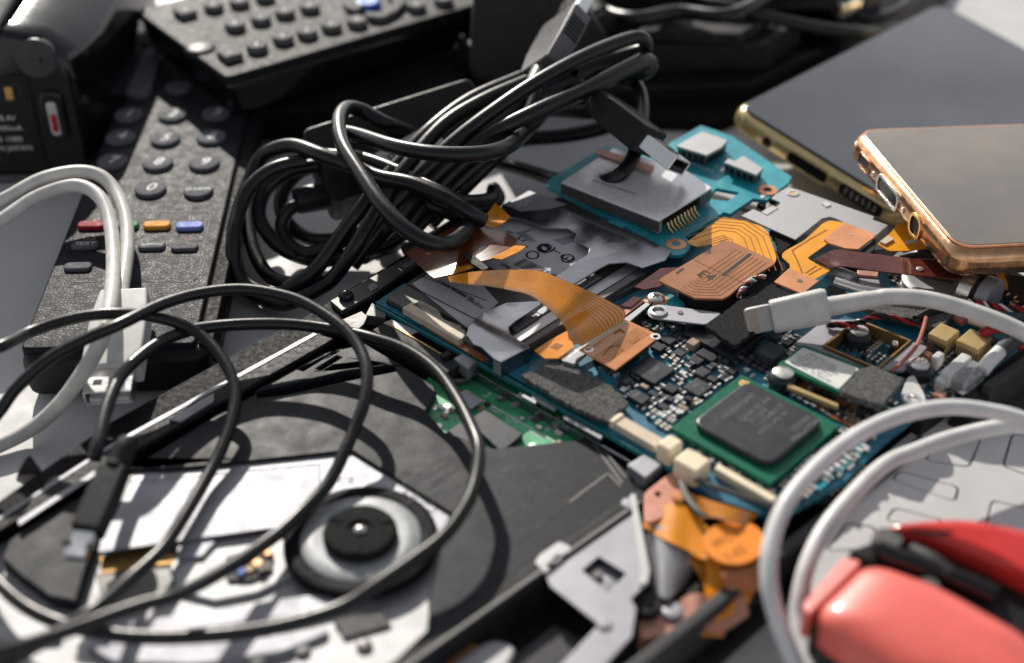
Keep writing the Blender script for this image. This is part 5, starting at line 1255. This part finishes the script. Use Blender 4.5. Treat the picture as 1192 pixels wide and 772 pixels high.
m = M(); inset_lines(m, [(704, 424), (756, 388)], 6, .07, .015, 1.971, 0); m.line(P([(702, 413), (712, 403), (722, 402), (724, 408), (714, 417)], 1.972), .05); m.line(P([(735, 398), (742, 394)], 1.972), .14); m.line(P([(716, 388), (722, 384), (726, 387)], 1.972), .08); obj('traces', m, 'flexline', o, recalc=False)
m = M(); m.prism(P([(684, 400), (727, 373), (731, 375), (688, 403)], 1.976), t=.005); obj('clear_edge', m, 'beige', o)
T = thing('board_connector', 'black board connector under the ribbon pad', 'connector', U(722, 402, 1.55))
m = M(); m.prism(P([(690, 410), (728, 384), (757, 396), (718, 424)], 1.9), bottom=1.56); obj('housing', m, 'blackmatte', T, bevel=.03)
T = thing('flex_cable', 'short orange flex tab tucked beneath the arching ribbon', 'flex cable', U(650, 400, 1.6), 'flex cables')
slab('film', [(622, 408), (640, 396), (662, 384), (668, 404), (650, 417), (634, 417)], 1.85, .03, 'flexflat', T, 0)
slab('trace_pad', [(640, 404), (648, 399), (656, 402), (648, 407)], 1.856, .005, 'flexline', T, 0)
slab('silver_lead', [(655, 420), (672, 408), (684, 410), (668, 424)], 1.84, .1, 'alu', T, .02)
slab('silver_lead', [(650, 416), (690, 396), (694, 399), (656, 421)], 1.8, .06, 'nickel', T, .02)

T = thing('flex_cable', 'dark brown translucent ribbon folded under the black cable bundle', 'flex cable', U(540, 290, 1.8), 'flex cables')
L = P([(471, 294, 2.0), (500, 278, 2.3), (530, 263, 2.5), (558, 252, 2.5)]); R = P([(502, 322, 2.3), (540, 309, 2.55), (580, 299, 2.6), (616, 286, 2.5)])
m = M(); m.ribbon(crom(L, 4), crom(R, 4), .03, 8); obj('ribbon', m, 'browndark', T)
m = M(); m.ribbon(P([(500, 319, 2.34), (530, 310.5, 2.5), (548, 306, 2.56)]), P([(505, 324, 2.34), (530, 318, 2.52), (552, 311, 2.58)]), .02); obj('trace_band', m, 'ribbon', T)
slab('ribbon_slot', [(538, 294), (543, 292), (556, 300), (570, 312), (562, 315), (548, 306)], 2.66, .04, 'blackmatte', T, .02, r=.08)
m = M(); m.ribbon(P([(551, 262, 2.5), (566, 250, 2.55), (577, 236, 2.4)]), P([(572, 266, 2.5), (588, 258, 2.55), (594, 252, 2.45)]), .03); obj('orange_end', m, 'flexflat', T)
m = M(); m.ribbon(P([(572, 300, 2.64), (588, 292, 2.62), (600, 285, 2.56)]), P([(584, 302, 2.64), (604, 293, 2.6), (612, 287, 2.56)]), .02); obj('orange_band', m, 'flexflat', T)
tag(slab('flex_cable', [(738, 334), (769, 312), (789, 311), (792, 316), (768, 334), (750, 337)], 1.98, .05, 'maroon', None, .01), 'short dull purple flex piece between steel cage and brown pad', 'flex cable', 'flex cables')
T = thing('board_connector', 'pinkish long connector bar beside the white headed screw', 'connector', U(742, 355, 1.55))
slab('housing', [(716, 372), (742, 350), (760, 352), (734, 376)], 1.9, .3, 'blackmatte', T, .02)
slab('metal_cover', [(717, 368), (744, 349), (750, 350), (723, 371)], 1.94, .04, 'copperpink', T, .01)
slab('metal_cover', [(724, 373), (752, 352), (757, 354), (731, 376)], 1.93, .04, 'steel', T, .01)
slab('end_cap', [(722, 356), (738, 345), (748, 347), (734, 358)], 1.98, .05, 'maroon', T, .01)

# ================================================================== silver shield plate
T = thing('shield_plate', 'flat silver shield plate in front of the large gold edged phone', 'metal plate', U(950, 245, 1.7))
q = [(863, 251), (877, 243.5), (889, 248.5), (905, 240), (909, 236), (898, 231), (903, 226), (917, 217.5), (930, 221), (1018, 252), (1016, 255.5), (1034, 262), (1018, 276), (972, 254), (966, 252.5), (957, 254.5), (940, 268), (926, 279)]
slab('plate', q, 2.13, .05, 'alumatte', T, .015)
m = M(); m.lathe(ZF(U(923, 225, 2.135)), [(.17, 0), (.17, .02), (.1, .022), (.09, -.01)], 20); o = obj('eyelet', m, 'nickel', T)
m = M(); m.lathe(ZF(U(923, 225, 2.13)), [(.09, 0), (.09, .012), (.001, .012)], 14, cap=False); obj('eyelet_core', m, 'gold', o)
slab('raised_tab', [(956, 236), (962, 234), (968, 238.5), (962, 241)], 2.16, .03, 'whiteplastic', T, .015)
slab('white_tag', [(886, 247), (899, 239), (906, 242), (893, 250)], 2.15, .03, 'whiteplastic', T, .01)
a, b = U(1018, 276, 2.1), U(1034, 262, 2.1); m = M(); m.prism([a, b, b-AX*.04, a-AX*.04], t=.35); obj('side_flange', m, 'steeldark', T, bevel=.01)
# ================================================================== foam pads
def foampad(q, z, t, mt, label, thing_=None, bev=.02, rough=.03):
    pts = P(q, z); m = M(); dense = []
    for a, b in zip(pts, pts[1:]+pts[:1]):
        n = max(2, int((b-a).length/.07))
        for i in range(n):
            p = a.lerp(b, i/n); dense.append(p+Vector((random.uniform(-rough, rough), random.uniform(-rough, rough), 0)))
    m.prism(dense, t=t); return tag(obj('foam_pad', m, mt, None, bevel=bev, seg=2), label, 'foam pad', 'foam pads')
foampad([(607, 437), (647, 419), (700, 441), (722, 458), (731, 470), (707, 490), (684, 481), (660, 470)], 1.76, .12, 'foamlight', 'grey fuzzy foam strip between the steel divider and the small chips')
foampad([(821, 379), (864, 346), (884, 338), (905, 331), (925, 345), (903, 372), (876, 388), (855, 402), (841, 393)], 2.12, .14, 'foamdark', 'black felt patch under the white charging plug tip')
foampad([(978, 453), (1001, 430), (1015, 425), (1053, 441), (1027, 470), (996, 463)], 2.2, .18, 'foamlight', 'charcoal foam square covering the end of the white labelled card')
foampad([(1003, 357), (1030, 348), (1114, 352), (1112, 362), (1096, 382), (1080, 379), (1062, 373), (1030, 366)], 1.9, .16, 'foamlight', 'speckled grey foam sheet beneath the white charging cable')
m = M(); m.tube(wire([(1066, 372, 1.96), (1085, 362, 1.98), (1104, 358, 1.98), (1116, 357, 1.95)]), .11, 8); tag(obj('wire', m, 'blackwire'), 'short black wire lying on the speckled foam sheet', 'wire')
foampad([(862, 345), (876, 332), (900, 306), (912, 304), (918, 312), (900, 330), (905, 333)], 1.95, .12, 'foamdark', 'black felt strip between the brown pad and the lower salmon pad')
foampad([(903, 281), (896, 268), (904, 266), (928, 279), (915, 290), (908, 296)], 2.0, .12, 'foamdark', 'dark felt patch beside the shield plate and golden flex')
# ================================================================== mini card with white label
T = thing('wireless_card', 'small green card with a white printed label in front of the charging plug', 'expansion card', U(960, 430, 1.6))
slab('board', [(905, 424), (934, 401), (1016, 430), (1040, 450), (1016, 472), (976, 456)], 2.0, .1, 'greensub', T, .01)
lb = slab('label', [(913, 421.5), (934.5, 404.5), (1000, 429), (976, 453)], 2.015, .012, 'paperwhite', T, 0, r=.06)
m = M(); lf = Fr(U(913, 421.5, 2.017), AX, BX)
ll = lf.loc(U(976, 453, 2.017))[0]; lw = lf.loc(U(934.5, 404.5, 2.017))[1]
for i, (s_, h) in enumerate((('MINI PCI LAN', .12), ('FCC ID: P7D-2200', .1), ('CANADA: 1041-2200BG', .1), ('MAC 0013CE 7F41A2', .1), ('WM3B2200  REV 11', .1), ('CNC 2-1045  TA 2004/182', .1))):
    glyphs(m, s_, lf.at(ll*.42, lw*(.86-.145*i)), h, sx=1.05)
obj('label_print', m, 'inkgrey', lb, recalc=False)
slab('white_edge', [(918, 446), (976, 470), (976, 474), (916, 450)], 1.9, .1, 'tan', T, .01)
# ================================================================== lightning cable
T = thing('charging_cable', 'white charging cable with a small flat plug resting on the black felt', 'charging cable', U(960, 365, 1.8))
c0 = U(898, 369, 2.4); c1 = U(963, 357.5, 2.62); ax = (c1-c0).normalized(); pw = V(8, 37, 8).normalized(); pw = -pw
f = Fr(c0, pw, ax); L0 = (c1-c0).length
m = M(); n = 20; st = [(0, .37, .21), (.05, .40, .24), (L0*.94, .43, .255), (L0, .40, .23)]
for y, a, b in st: m.v += [f(a*math.copysign(abs(math.cos(t))**.72, math.cos(t)), y, b*math.copysign(abs(math.sin(t))**.72, math.sin(t))) for t in [2*math.pi*i/n for i in range(n)]]
for k in range(3):
    for i in range(n): j = (i+1) % n; m.f.append([k*n+i, k*n+j, (k+1)*n+j, (k+1)*n+i]); m.mi.append(0)
m.f += [list(range(n)), [3*n+i for i in range(n)]]; m.mi += [0, 0]
o = obj('plug_body', m, 'white', T, angle=30)
m = M(); m.prism(rounded([f(-.32, -.62, .075), f(.32, -.62, .075), f(.32, .05, .075), f(-.32, .05, .075)], .12), d=f.z*-.15); tip = obj('metal_tip', m, 'alumatte', T, bevel=.03)
for s_ in (1, -1):
    m = M()
    for i in range(8): x = -.24+i*.068; m.box(f, (x-.018, x+.018), (-.55, -.32), (.075*s_-.004, .075*s_+.004))
    obj('contact_row', m, 'tan', tip)
m = M(); pts = crom([c1-ax*.03, c1+ax*.5, c1+ax*.95], 5); m.tube(pts, [.235-.02*i/len(pts) for i in range(len(pts))], 16); obj('strain_relief', m, 'white', T)
m = M(); m.tube(crom([c1+ax*.9, c1+ax*1.2]+P([(1032, 345.5, 2.88), (1060, 346, 2.95), (1090, 350.5, 2.93), (1130, 362, 2.85), (1170, 377, 2.75), (1200, 392, 2.6), (1250, 420, 2.2), (1340, 480, 1.1), (1430, 550, .2)])), .195, 16); obj('cord', m, 'white', T)
# ================================================================== pale cable loops
T = thing('charging_cable', 'thick pale grey cable in two loops over the silver keyboard', 'charging cable', U(1000, 560, .5))
m = M(); m.tube(wire([(1450, 650, .2), (1350, 575, 1.4), (1260, 520, 2.4), (1192, 489, 2.7), (1153, 479, 2.8), (1112, 474, 2.9), (1072, 478, 3.0), (1031, 490, 3.0), (991, 511, 3.0), (951, 543, 3.0), (916, 585, 2.9), (898, 630, 2.7), (895, 674, 2.4), (904, 718, 2.0), (925, 770, 1.5), (955, 830, 1.6)]), .168, 16); obj('cord', m, 'greywhite', T)
m = M(); m.tube(wire([(1450, 560, .2), (1350, 525, 1.3), (1260, 506, 1.8), (1192, 496, 2.0), (1153, 499, 2.05), (1104, 511, 2.1), (1066, 525, 2.15), (1030, 541, 2.2), (991, 578, 2.2), (960, 616, 2.1), (942, 652, 1.95), (932, 690, 1.7), (930, 730, 1.4), (950, 800, 1.2)]), .172, 16); obj('cord', m, 'greywhite', T)
# ================================================================== silver keyboard
T = thing('keyboard', 'silver slim keyboard panel with flat keys under the pale cable loops', 'keyboard', U(1110, 560, 0))
kz = 1.1; kf = Fr(U(1043, 548, kz), U(1117, 568, kz)-U(1043, 548, kz))
loc = lambda px, py: kf.loc(U(px, py, kz))[:2]
wells = [[(1036, 558), (1046, 547), (1118, 567), (1113, 585)], [(1075, 536), (1100, 505), (1143, 510), (1129, 545)], [(1166, 543), (1178, 503), (1250, 522), (1240, 570)], [(1146, 614), (1154, 581), (1240, 603), (1236, 645)], [(962, 642), (985, 607), (1020, 613), (1022, 640)], [(1030, 606), (1040, 590), (1100, 605), (1090, 618)]]
wp = [rounded([kf(*loc(a, b)) for a, b in q], .16) for q in wells]
m = M(); m.prism(P([(940, 650), (960, 600), (1040, 520), (1090, 480), (1300, 520), (1300, 900), (980, 900)], kz), t=.2, holes=[list(q) for q in wp]); obj('panel', m, 'silverpaint', T, bevel=.012)
m = M(); m.prism(P([(945, 650), (965, 602), (1042, 524), (1092, 484), (1296, 524), (1296, 895), (984, 895)], kz-.2), bottom=.02); obj('lower_shell', m, 'blackmatte', T)
for q in wp:
    c = sum(q, Vector())/len(q); m = M(); m.prism([c+(p-c)*(1-.05/max(.2, (p-c).length)) for p in q], t=.22); obj('flat_key', m, 'silverpaint', T, bevel=.02)
# ================================================================== red gadget
T = thing('handheld_gadget', 'glossy coral red and black handheld gadget lying on the silver keyboard', 'gadget', U(1080, 700, .6))
def dome(name, q, t, h, mt, r=.4, par=None):
    base = rounded(P(q), r, 6); c = sum(base, Vector())/len(base); m = M(); rings = []
    for s_, k in ((1, -t), (1, -.02), (.99, .06), (.96, .22), (.9, .44), (.8, .68), (.62, .88), (.4, .98), (.15, 1.)):
        rings.append([c+(p-c)*s_+Vector((0, 0, k*h if k > 0 else k)) for p in base])
    n = len(base); m.v = [p for R_ in rings for p in R_]
    for a in range(len(rings)-1):
        for i in range(n): j = (i+1) % n; m.f.append([a*n+i, a*n+j, (a+1)*n+j, (a+1)*n+i]); m.mi.append(0)
    m.f += [list(range(n)), [(len(rings)-1)*n+i for i in range(n)]]; m.mi += [0, 0]
    return obj(name, m, mt, par, angle=50)
def thick(name, q, t, mt, bev, r=.15, par=T, seg=4):
    pts = P(q); m = M(); m.prism(rounded(pts, r, 5), t=t); return obj(name, m, mt, par, bevel=bev, seg=seg)
dome('red_cover', [(944, 719, 2.48), (1008, 655, 2.53), (1092, 685, 2.53), (1210, 752, 2.53), (1240, 860, 2.53), (1060, 800, 2.48)], .6, .34, 'redpink', .45, T)
thick('red_end_cap', [(934, 704, 2.50), (982, 648, 2.57), (1005, 653, 2.63), (941, 716, 2.57)], .7, 'redpink', .2, seg=5)
thick('lower_body', [(942, 724, 2.25), (1008, 660, 2.25), (1230, 765, 2.25), (1240, 880, 2.25), (1060, 815, 2.25)], 1.2, 'blackgloss', .2)
m = M()
for a, b in zip([(985, 748), (1010, 765)], [(1004, 760), (1040, 785)]): m.tube(P([(a[0], a[1], 1.8), (b[0], b[1], 1.8)]), .09, 8)
obj('chrome_trim', m, 'nickel', T)
thick('hinge_body', [(985, 642, 2.35), (1040, 622, 2.35), (1130, 652, 2.35), (1220, 695, 2.35), (1220, 755, 2.35), (1095, 686, 2.35), (1010, 652, 2.35)], 1.3, 'black', .15)
m = M(); m.tube(crom(P([(1022, 640, 2.45), (1060, 655, 2.47), (1110, 672, 2.47), (1160, 694, 2.45)])), .2, 12); obj('hinge_barrel', m, 'blackgloss', T)
m = M(); m.tube(crom(P([(1062, 640, 2.50), (1085, 652, 2.60), (1105, 668, 2.55)])), .14, 10); obj('hinge_arm', m, 'grey', T)
for px, py, r in ((1034, 627, .3), (1082, 682, .2)):
    m = M(); m.lathe(ZF(U(px, py, 2.55)), [(r, -.2), (r, 0), (r*.85, .04), (.001, .04)], 18, cap=False); obj('pivot_pin', m, 'steeldark', T, angle=30)
dome('upper_red_cover', [(1021, 620, 2.45), (1034, 614, 2.55), (1066, 610, 2.65), (1112, 607, 2.70), (1160, 613, 2.70), (1240, 632, 2.65), (1240, 705, 2.60), (1190, 676, 2.60), (1133, 651, 2.60), (1070, 627, 2.55)], .5, .25, 'redgloss', .3, T)
m = M(); m.tube(crom(P([(1060, 617, 2.78), (1090, 622, 2.81), (1130, 614, 2.83), (1160, 612, 2.83)])), .035, 6); obj('cover_seam', m, 'inkdark', T)
# ================================================================== silver bracket
T = thing('bracket_plate', 'bent silver bracket plate with a square hole beside the optical drive', 'bracket', U(690, 680, .9))
q = [(634, 667), (667, 636), (735, 577), (741, 580), (757, 664), (755, 678), (735, 697), (741, 708), (736, 741), (705, 775), (640, 830), (600, 830), (697, 727), (640, 682)]
slab('plate', q, 1.3, .06, 'alu', T, .02, holes=[[(678, 664), (697, 648), (729, 668), (709, 689)]])
slab('side_tab', [(622, 655), (629, 645), (651, 630), (663, 635), (666, 640), (634, 668)], 1.36, .07, 'alumatte', T, .05, holes=[[(642, 652), (650, 645), (654, 649), (646, 656)]])
slab('bright_flange', [(733, 575), (740, 574), (757, 664), (754, 679), (744, 681), (747, 665)], 1.38, .1, 'whiteplastic', T, .05, r=.08)
m = M(); m.lathe(ZF(U(704, 671, 1.1)), [(.42, -.2), (.4, 0), (.2, .03), (.001, .02)], 20, cap=False); o = obj('screw', m, 'alu', T, angle=40)
m = M(); m.lathe(ZF(U(694, 668, 1.18)), [(.13, -.1), (.12, .02), (.001, .02)], 14, cap=False); obj('screw_boss', m, 'steeldark', T, angle=50)
for px, py in ((703, 725), (731, 586)):
    m = M(); m.lathe(ZF(U(px, py, 1.33)), [(.15, -.03), (.14, .02), (.001, .025)], 16, cap=False); obj('rivet', m, 'alu', T, angle=50)
T = thing('inner_cover', 'grey plastic cover pieces in the dark gap beside the silver bracket', 'cover', U(620, 750, .3))
slab('cover', [(590, 770), (646, 726), (690, 750), (640, 800), (580, 830)], .75, .1, 'grey', T, .05)
slab('lower_cover', [(500, 790), (572, 742), (604, 752), (560, 830)], .95, .15, 'alumatte', T, .15, r=.3)
slab('amber_strip', [(500, 775), (545, 748), (560, 752), (520, 790)], .85, .05, 'stiff', T, .02)
# ================================================================== copper cluster
T = thing('flex_cable', 'crumpled orange flex cable with a round orange disc at the front corner of the boards', 'flex cable', U(820, 630, .6), 'flex cables')
m = M(); m.prism(rounded(P(arc(855, 631, 36, 26, 28), 1.62), .05), t=.06); o = obj('round_disc', m, 'orangedisc', T, bevel=.015)
m = M(); df = Fr(U(855, 631, 1.622), AX*.2+BX, -AX); glyphs(m, 'FPC 11', df.at(0, .15), .28); glyphs(m, '7-02', df.at(-.2, -.25), .28); obj('disc_print', m, 'flexline', o, recalc=False)
m = M(); m.ribbon(crom(P([(800, 572, 1.5), (820, 580, 1.75), (845, 588, 1.85), (868, 594, 1.75), (884, 598, 1.5)]), 4), crom(P([(816, 606, 1.5), (828, 602, 1.7), (845, 606, 1.78), (862, 610, 1.7), (870, 613, 1.5)]), 4), .03); obj('curled_flap', m, 'ribbon', T)
m = M(); m.ribbon(crom(P([(752, 598, 1.3), (770, 590, 1.5), (790, 583, 1.65), (806, 596, 1.6), (822, 612, 1.55), (836, 622, 1.55)]), 4), crom(P([(748, 612, 1.25), (762, 622, 1.4), (782, 632, 1.5), (800, 640, 1.45), (815, 650, 1.45), (830, 650, 1.5)]), 4), .03); obj('wide_band', m, 'flexflat', T)
slab('copper_tab', [(750, 574), (782, 549), (791, 556), (800, 580), (768, 604), (750, 610)], 1.52, .06, 'copperpink', T, .04, r=.15, holes=[arc(766, 575, 4, 3, 12)])
m = M(); m.ribbon(crom(P([(820, 648, 1.4), (822, 680, 1.2), (805, 720, .9)]), 4), crom(P([(868, 660, 1.4), (880, 680, 1.2), (860, 725, .9)]), 4), .03); obj('lower_band', m, 'flexflat', T)
m = M(); m.ribbon(crom(P([(756, 606, 1.1), (786, 640, 1.3), (812, 668, 1.05), (822, 700, 1.25), (806, 740, .8)]), 5), crom(P([(790, 596, 1.15), (822, 632, 1.2), (846, 664, 1.2), (852, 694, 1.0), (842, 742, .8)]), 5), .03); obj('crumpled_band', m, 'ribbon', T)
m = M(); m.ribbon(crom(P([(786, 700, .9), (812, 690, 1.2), (840, 700, 1.0), (866, 690, 1.15)]), 5), crom(P([(780, 760, .7), (810, 730, 1.0), (838, 736, .85), (872, 716, 1.0)]), 5), .03); obj('torn_film', m, 'copperpink', T)
m = M(); m.ribbon(crom(P([(838, 655, 1.42), (840, 672, 1.5), (848, 690, 1.2)]), 4), crom(P([(880, 652, 1.42), (892, 662, 1.4), (885, 688, 1.2)]), 4), .03); obj('lower_flap', m, 'stiff', T)
T = thing('metal_sheet', 'curved shiny steel sheet between the bracket and the orange flex', 'metal sheet', U(785, 650, .5))
m = M(); m.ribbon(crom(P([(749, 611, 1.2), (764, 611, 1.45), (782, 618, 1.5), (800, 629, 1.4), (817, 643, 1.15)]), 5), crom(P([(758, 690, .9), (768, 694, 1.1), (777, 697, 1.1), (786, 692, 1.05), (800, 678, .9)]), 5), .04); obj('sheet', m, 'steel', T)
T = thing('thin_lever', 'thin dark metal arm with a pink dot above the orange disc', 'metal arm', U(800, 575, 1.4))
m = M(); m.tube(crom(P([(793, 560, 1.75), (800, 578, 1.75), (812, 594, 1.75), (822, 602, 1.72)])), .075, 8, flat=.5); obj('arm', m, 'steeldark', T)
m = M(); m.lathe(ZF(U(790, 577, 1.68)), [(.16, -.05), (.16, .03), (.001, .04)], 14, cap=False); obj('pink_dot', m, 'stiffpink', T)
m = M(); m.tube(crom(P([(806, 556, 1.75), (830, 566, 1.78), (868, 579, 1.75), (905, 592, 1.65)])), .06, 8); obj('shaft', m, 'steeldark', T)
for i, (px, py, r) in enumerate(((866, 700, .32), (770, 640, .14), (788, 713, .3), (742, 712, .25))):
    pass
T = thing('motor_block', 'dark screw mount near the front edge below the curved steel sheet', 'screw mount', U(780, 715, .4))
m = M(); m.prism(rounded(P([(742, 700), (770, 695), (800, 705), (790, 735), (745, 745)], .9), .1), bottom=.31); obj('mount', m, 'copperpink', T, bevel=.05)
m = M(); m.lathe(ZF(U(784, 712, .95)), [(.24, -.1), (.22, .04), (.18, .06), (.001, .05)], 18, cap=False); obj('screw', m, 'alu', T, angle=50)
m = M(); m.lathe(ZF(U(752, 702, 1.1)), [(.3, -.3), (.28, .02), (.001, .05)], 18, cap=False); obj('rubber_foot', m, 'blackmatte', T, angle=50)
for i in range(3):
    pass
tag(slab('cream_spacer', [(838, 655), (848, 650), (856, 668), (848, 676)], 1.25, .3, 'beige', None, .06), 'small cream spacer under the round orange disc', 'spacer')
# ================================================================== right rear parts
T = thing('coin_cell', 'round silver coin cell under the dark red flex strip', 'battery', U(1090, 325, 1.6))
m = M(); f = ZF(U(1091, 325, 1.95)); m.lathe(f, [(.86, -.3), (.86, -.04), (.8, .0), (.68, .012), (.62, 0), (.001, .0)], 40, cap=False); o = obj('cell', m, 'alumatte', T, angle=50)
m = M(); m.prism([f(-.35, .05, .01), f(.35, -.2, .01), f(.4, -.1, .01), f(-.3, .16, .01)], t=.006); obj('cell_mark', m, 'steeldark', o)
T = thing('speaker_tube', 'black ring and silver tube end beside the coin cell', 'barrel', U(1140, 345, 1.55))
for px, py, r, mt, nm in ((1136, 340, .5, 'blackmatte', 'black_ring'), (1150, 346, .52, 'alu', 'silver_tube'), (1129, 339, .5, 'nickel', 'rim')):
    m = M(); g = Fr(U(px, py, 1.95), AX.lerp(Vector((0, 0, 1)), .0).cross(Vector((0, 0, 1))), Vector((0, 0, 1))); m.lathe(g, [(r, -.16), (r, .16), (r*.72, .17), (r*.72, -.17)], 30); obj(nm, m, mt, T, angle=40)
T = thing('metal_clip', 'pair of shiny metal clips and a rod under the dark red strip', 'metal clip', U(1010, 325, 1.55))
slab('clip', [(998, 318), (1022, 319), (1027, 338), (999, 332)], 1.95, .06, 'alu', T, .03)
slab('clip_end', [(998, 314), (1023, 316), (1022, 322), (998, 320)], 2.0, .1, 'copperpink', T, .02)
m = M(); m.tube(P([(972, 328, 1.95), (1000, 337, 1.95), (1034, 343, 1.95)]), .14, 12); obj('rod', m, 'nickel', T)
m = M(); m.tube(P([(968, 316, 1.9), (994, 326, 1.95)]), .2, 12); obj('rod', m, 'steel', T)
m = M(); m.hull(P([(962, 332, 1.9), (985, 333, 1.9), (985, 345, 1.7), (968, 344, 1.7), (970, 336, 1.55), (980, 345, 1.55)])); obj('lead_cap', m, 'grey', T, bevel=.05)
slab('bracket_bar', [(1023, 341), (1038, 335), (1058, 342), (1050, 350), (1024, 348)], 1.92, .2, 'grey', T, .03)
tag(slab('foil_sheet', [(1016, 291), (1040, 288), (1070, 295), (1100, 296), (1140, 312), (1080, 312), (1020, 304)], 1.75, .05, 'alu', None, .01), 'crumpled silver foil sheet behind the dark red strip', 'foil')
m = M(); m.tube(wire([(1052, 300, 2.1), (1070, 296, 2.35), (1090, 296, 2.4), (1115, 300, 2.2)]), .12, 10); tag(obj('wire', m, 'blackwire'), 'black wire arching between orange flex and dark red strip', 'wire')
def twist(name, label, path, cols, r=.045, R=.06, turns=6):
    T = thing(name, label, 'wires', P(path)[0]*1.0, 'wires')
    c = wire(path, 10); n = len(c)
    for k, mt in enumerate(cols):
        pts = []
        for i, p in enumerate(c):
            t = (c[min(n-1, i+1)]-c[max(0, i-1)]).normalized(); u = t.cross(Vector((0, 0, 1))).normalized(); v = t.cross(u)
            a = 2*math.pi*(turns*i/n+k/len(cols)); pts.append(p+(u*math.cos(a)+v*math.sin(a))*R)
        m = M(); m.tube(pts, r, 7); obj('strand', m, mt, T)
twist('wire_twist', 'twisted red, white and black wires at the edge of the foam, beyond the charging cable', [(1108, 350, 2.0), (1135, 353, 2.1), (1165, 358, 2.1), (1215, 362, 2.1)], ('redwire', 'blackwire', 'greywhite', 'redwire'), .038, .06, 5)
twist('wire_twist', 'lower twisted black and red pair at the far edge beside the charging cable', [(1120, 358, 1.9), (1150, 366, 1.9), (1180, 374, 1.9), (1215, 382, 1.9)], ('blackwire', 'redwire', 'blackwire'), .04, .055, 4)
twist('wire_twist', 'twisted dark red wires crossing behind the open shield frame', [(962, 378, 2.0), (985, 378, 2.05), (1005, 374, 2.15), (1020, 368, 2.25), (1040, 371, 2.1), (1070, 376, 2.0)], ('blackwire', 'redwire', 'blackwire'), .038, .05, 3)
twist('wire_twist', 'short twist of white and red wires beside the brown stiffened pad', [(860, 346, 2.1), (866, 334, 2.22), (876, 326, 2.25), (890, 322, 2.2)], ('greywhite', 'pinkwire', 'blackwire'), .032, .045, 3)
m = M(); m.tube(wire([(1078, 370, 2.0), (1074, 385, 2.1), (1066, 404, 2.15), (1050, 422, 2.1), (1038, 432, 1.98)]), .05, 10); tag(obj('antenna_wire', m, 'pinkwire'), 'pink antenna wire running down beside the open shield frame', 'wire')
T = thing('wire_pair', 'red wires arching into the tan connector by the side wall', 'wires', U(1160, 390, 1.6), 'wires')
for d in (0, 5): m = M(); m.tube(wire([(1140, 388+d, 1.95), (1152, 382+d, 2.2), (1166, 380+d, 2.3), (1178, 386+d*.6, 2.2), (1183, 400+d*.4, 2.0), (1196, 406, 1.8)]), .075, 10); obj('wire', m, 'redwire', T)
T = thing('wire_sleeve', 'grey heat shrink sleeve leaning over the side wall', 'sleeve', U(1165, 408, 1.6))
m = M(); pts = wire([(1143, 432, 1.95), (1152, 421, 2.05), (1164, 409, 2.1), (1178, 396, 2.1)]); m.tube(pts, .17, 14); obj('sleeve', m, 'greywhite', T)
m = M(); pts = wire([(1165, 410, 2.1), (1178, 398, 2.12), (1190, 390, 2.1)]); m.tube(pts, .19, 14); obj('dark_sleeve', m, 'grey', T)
tag(slab('black_tray', [(1168, 318), (1260, 330), (1260, 360), (1190, 352), (1160, 345)], 1.7, .6, 'blackmatte', None, .04), 'dark plastic part in the shade under the rose gold phone', 'plastic part')
for i, (a, b) in enumerate((((1128, 372), (1150, 380)), ((1112, 370), (1122, 376)))):
    m = M(); m.tube(P([(a[0], a[1], 1.8), (b[0], b[1], 1.8)]), .1, 8)
    tag(obj('wire', m, 'pinkwire' if i else 'ivory'), ('cream wire stub beside the tan connectors', 'pink wire stub beside the tan connectors')[i], 'wire')
tag(slab('speckled_panel', [(1146, 476), (1200, 432), (1300, 455), (1300, 520), (1192, 492)], 1.06, .9, 'grey', None, .03), 'dark grey plastic panel beyond the laptop side wall', 'panel')
print('objects', len(bpy.data.objects))
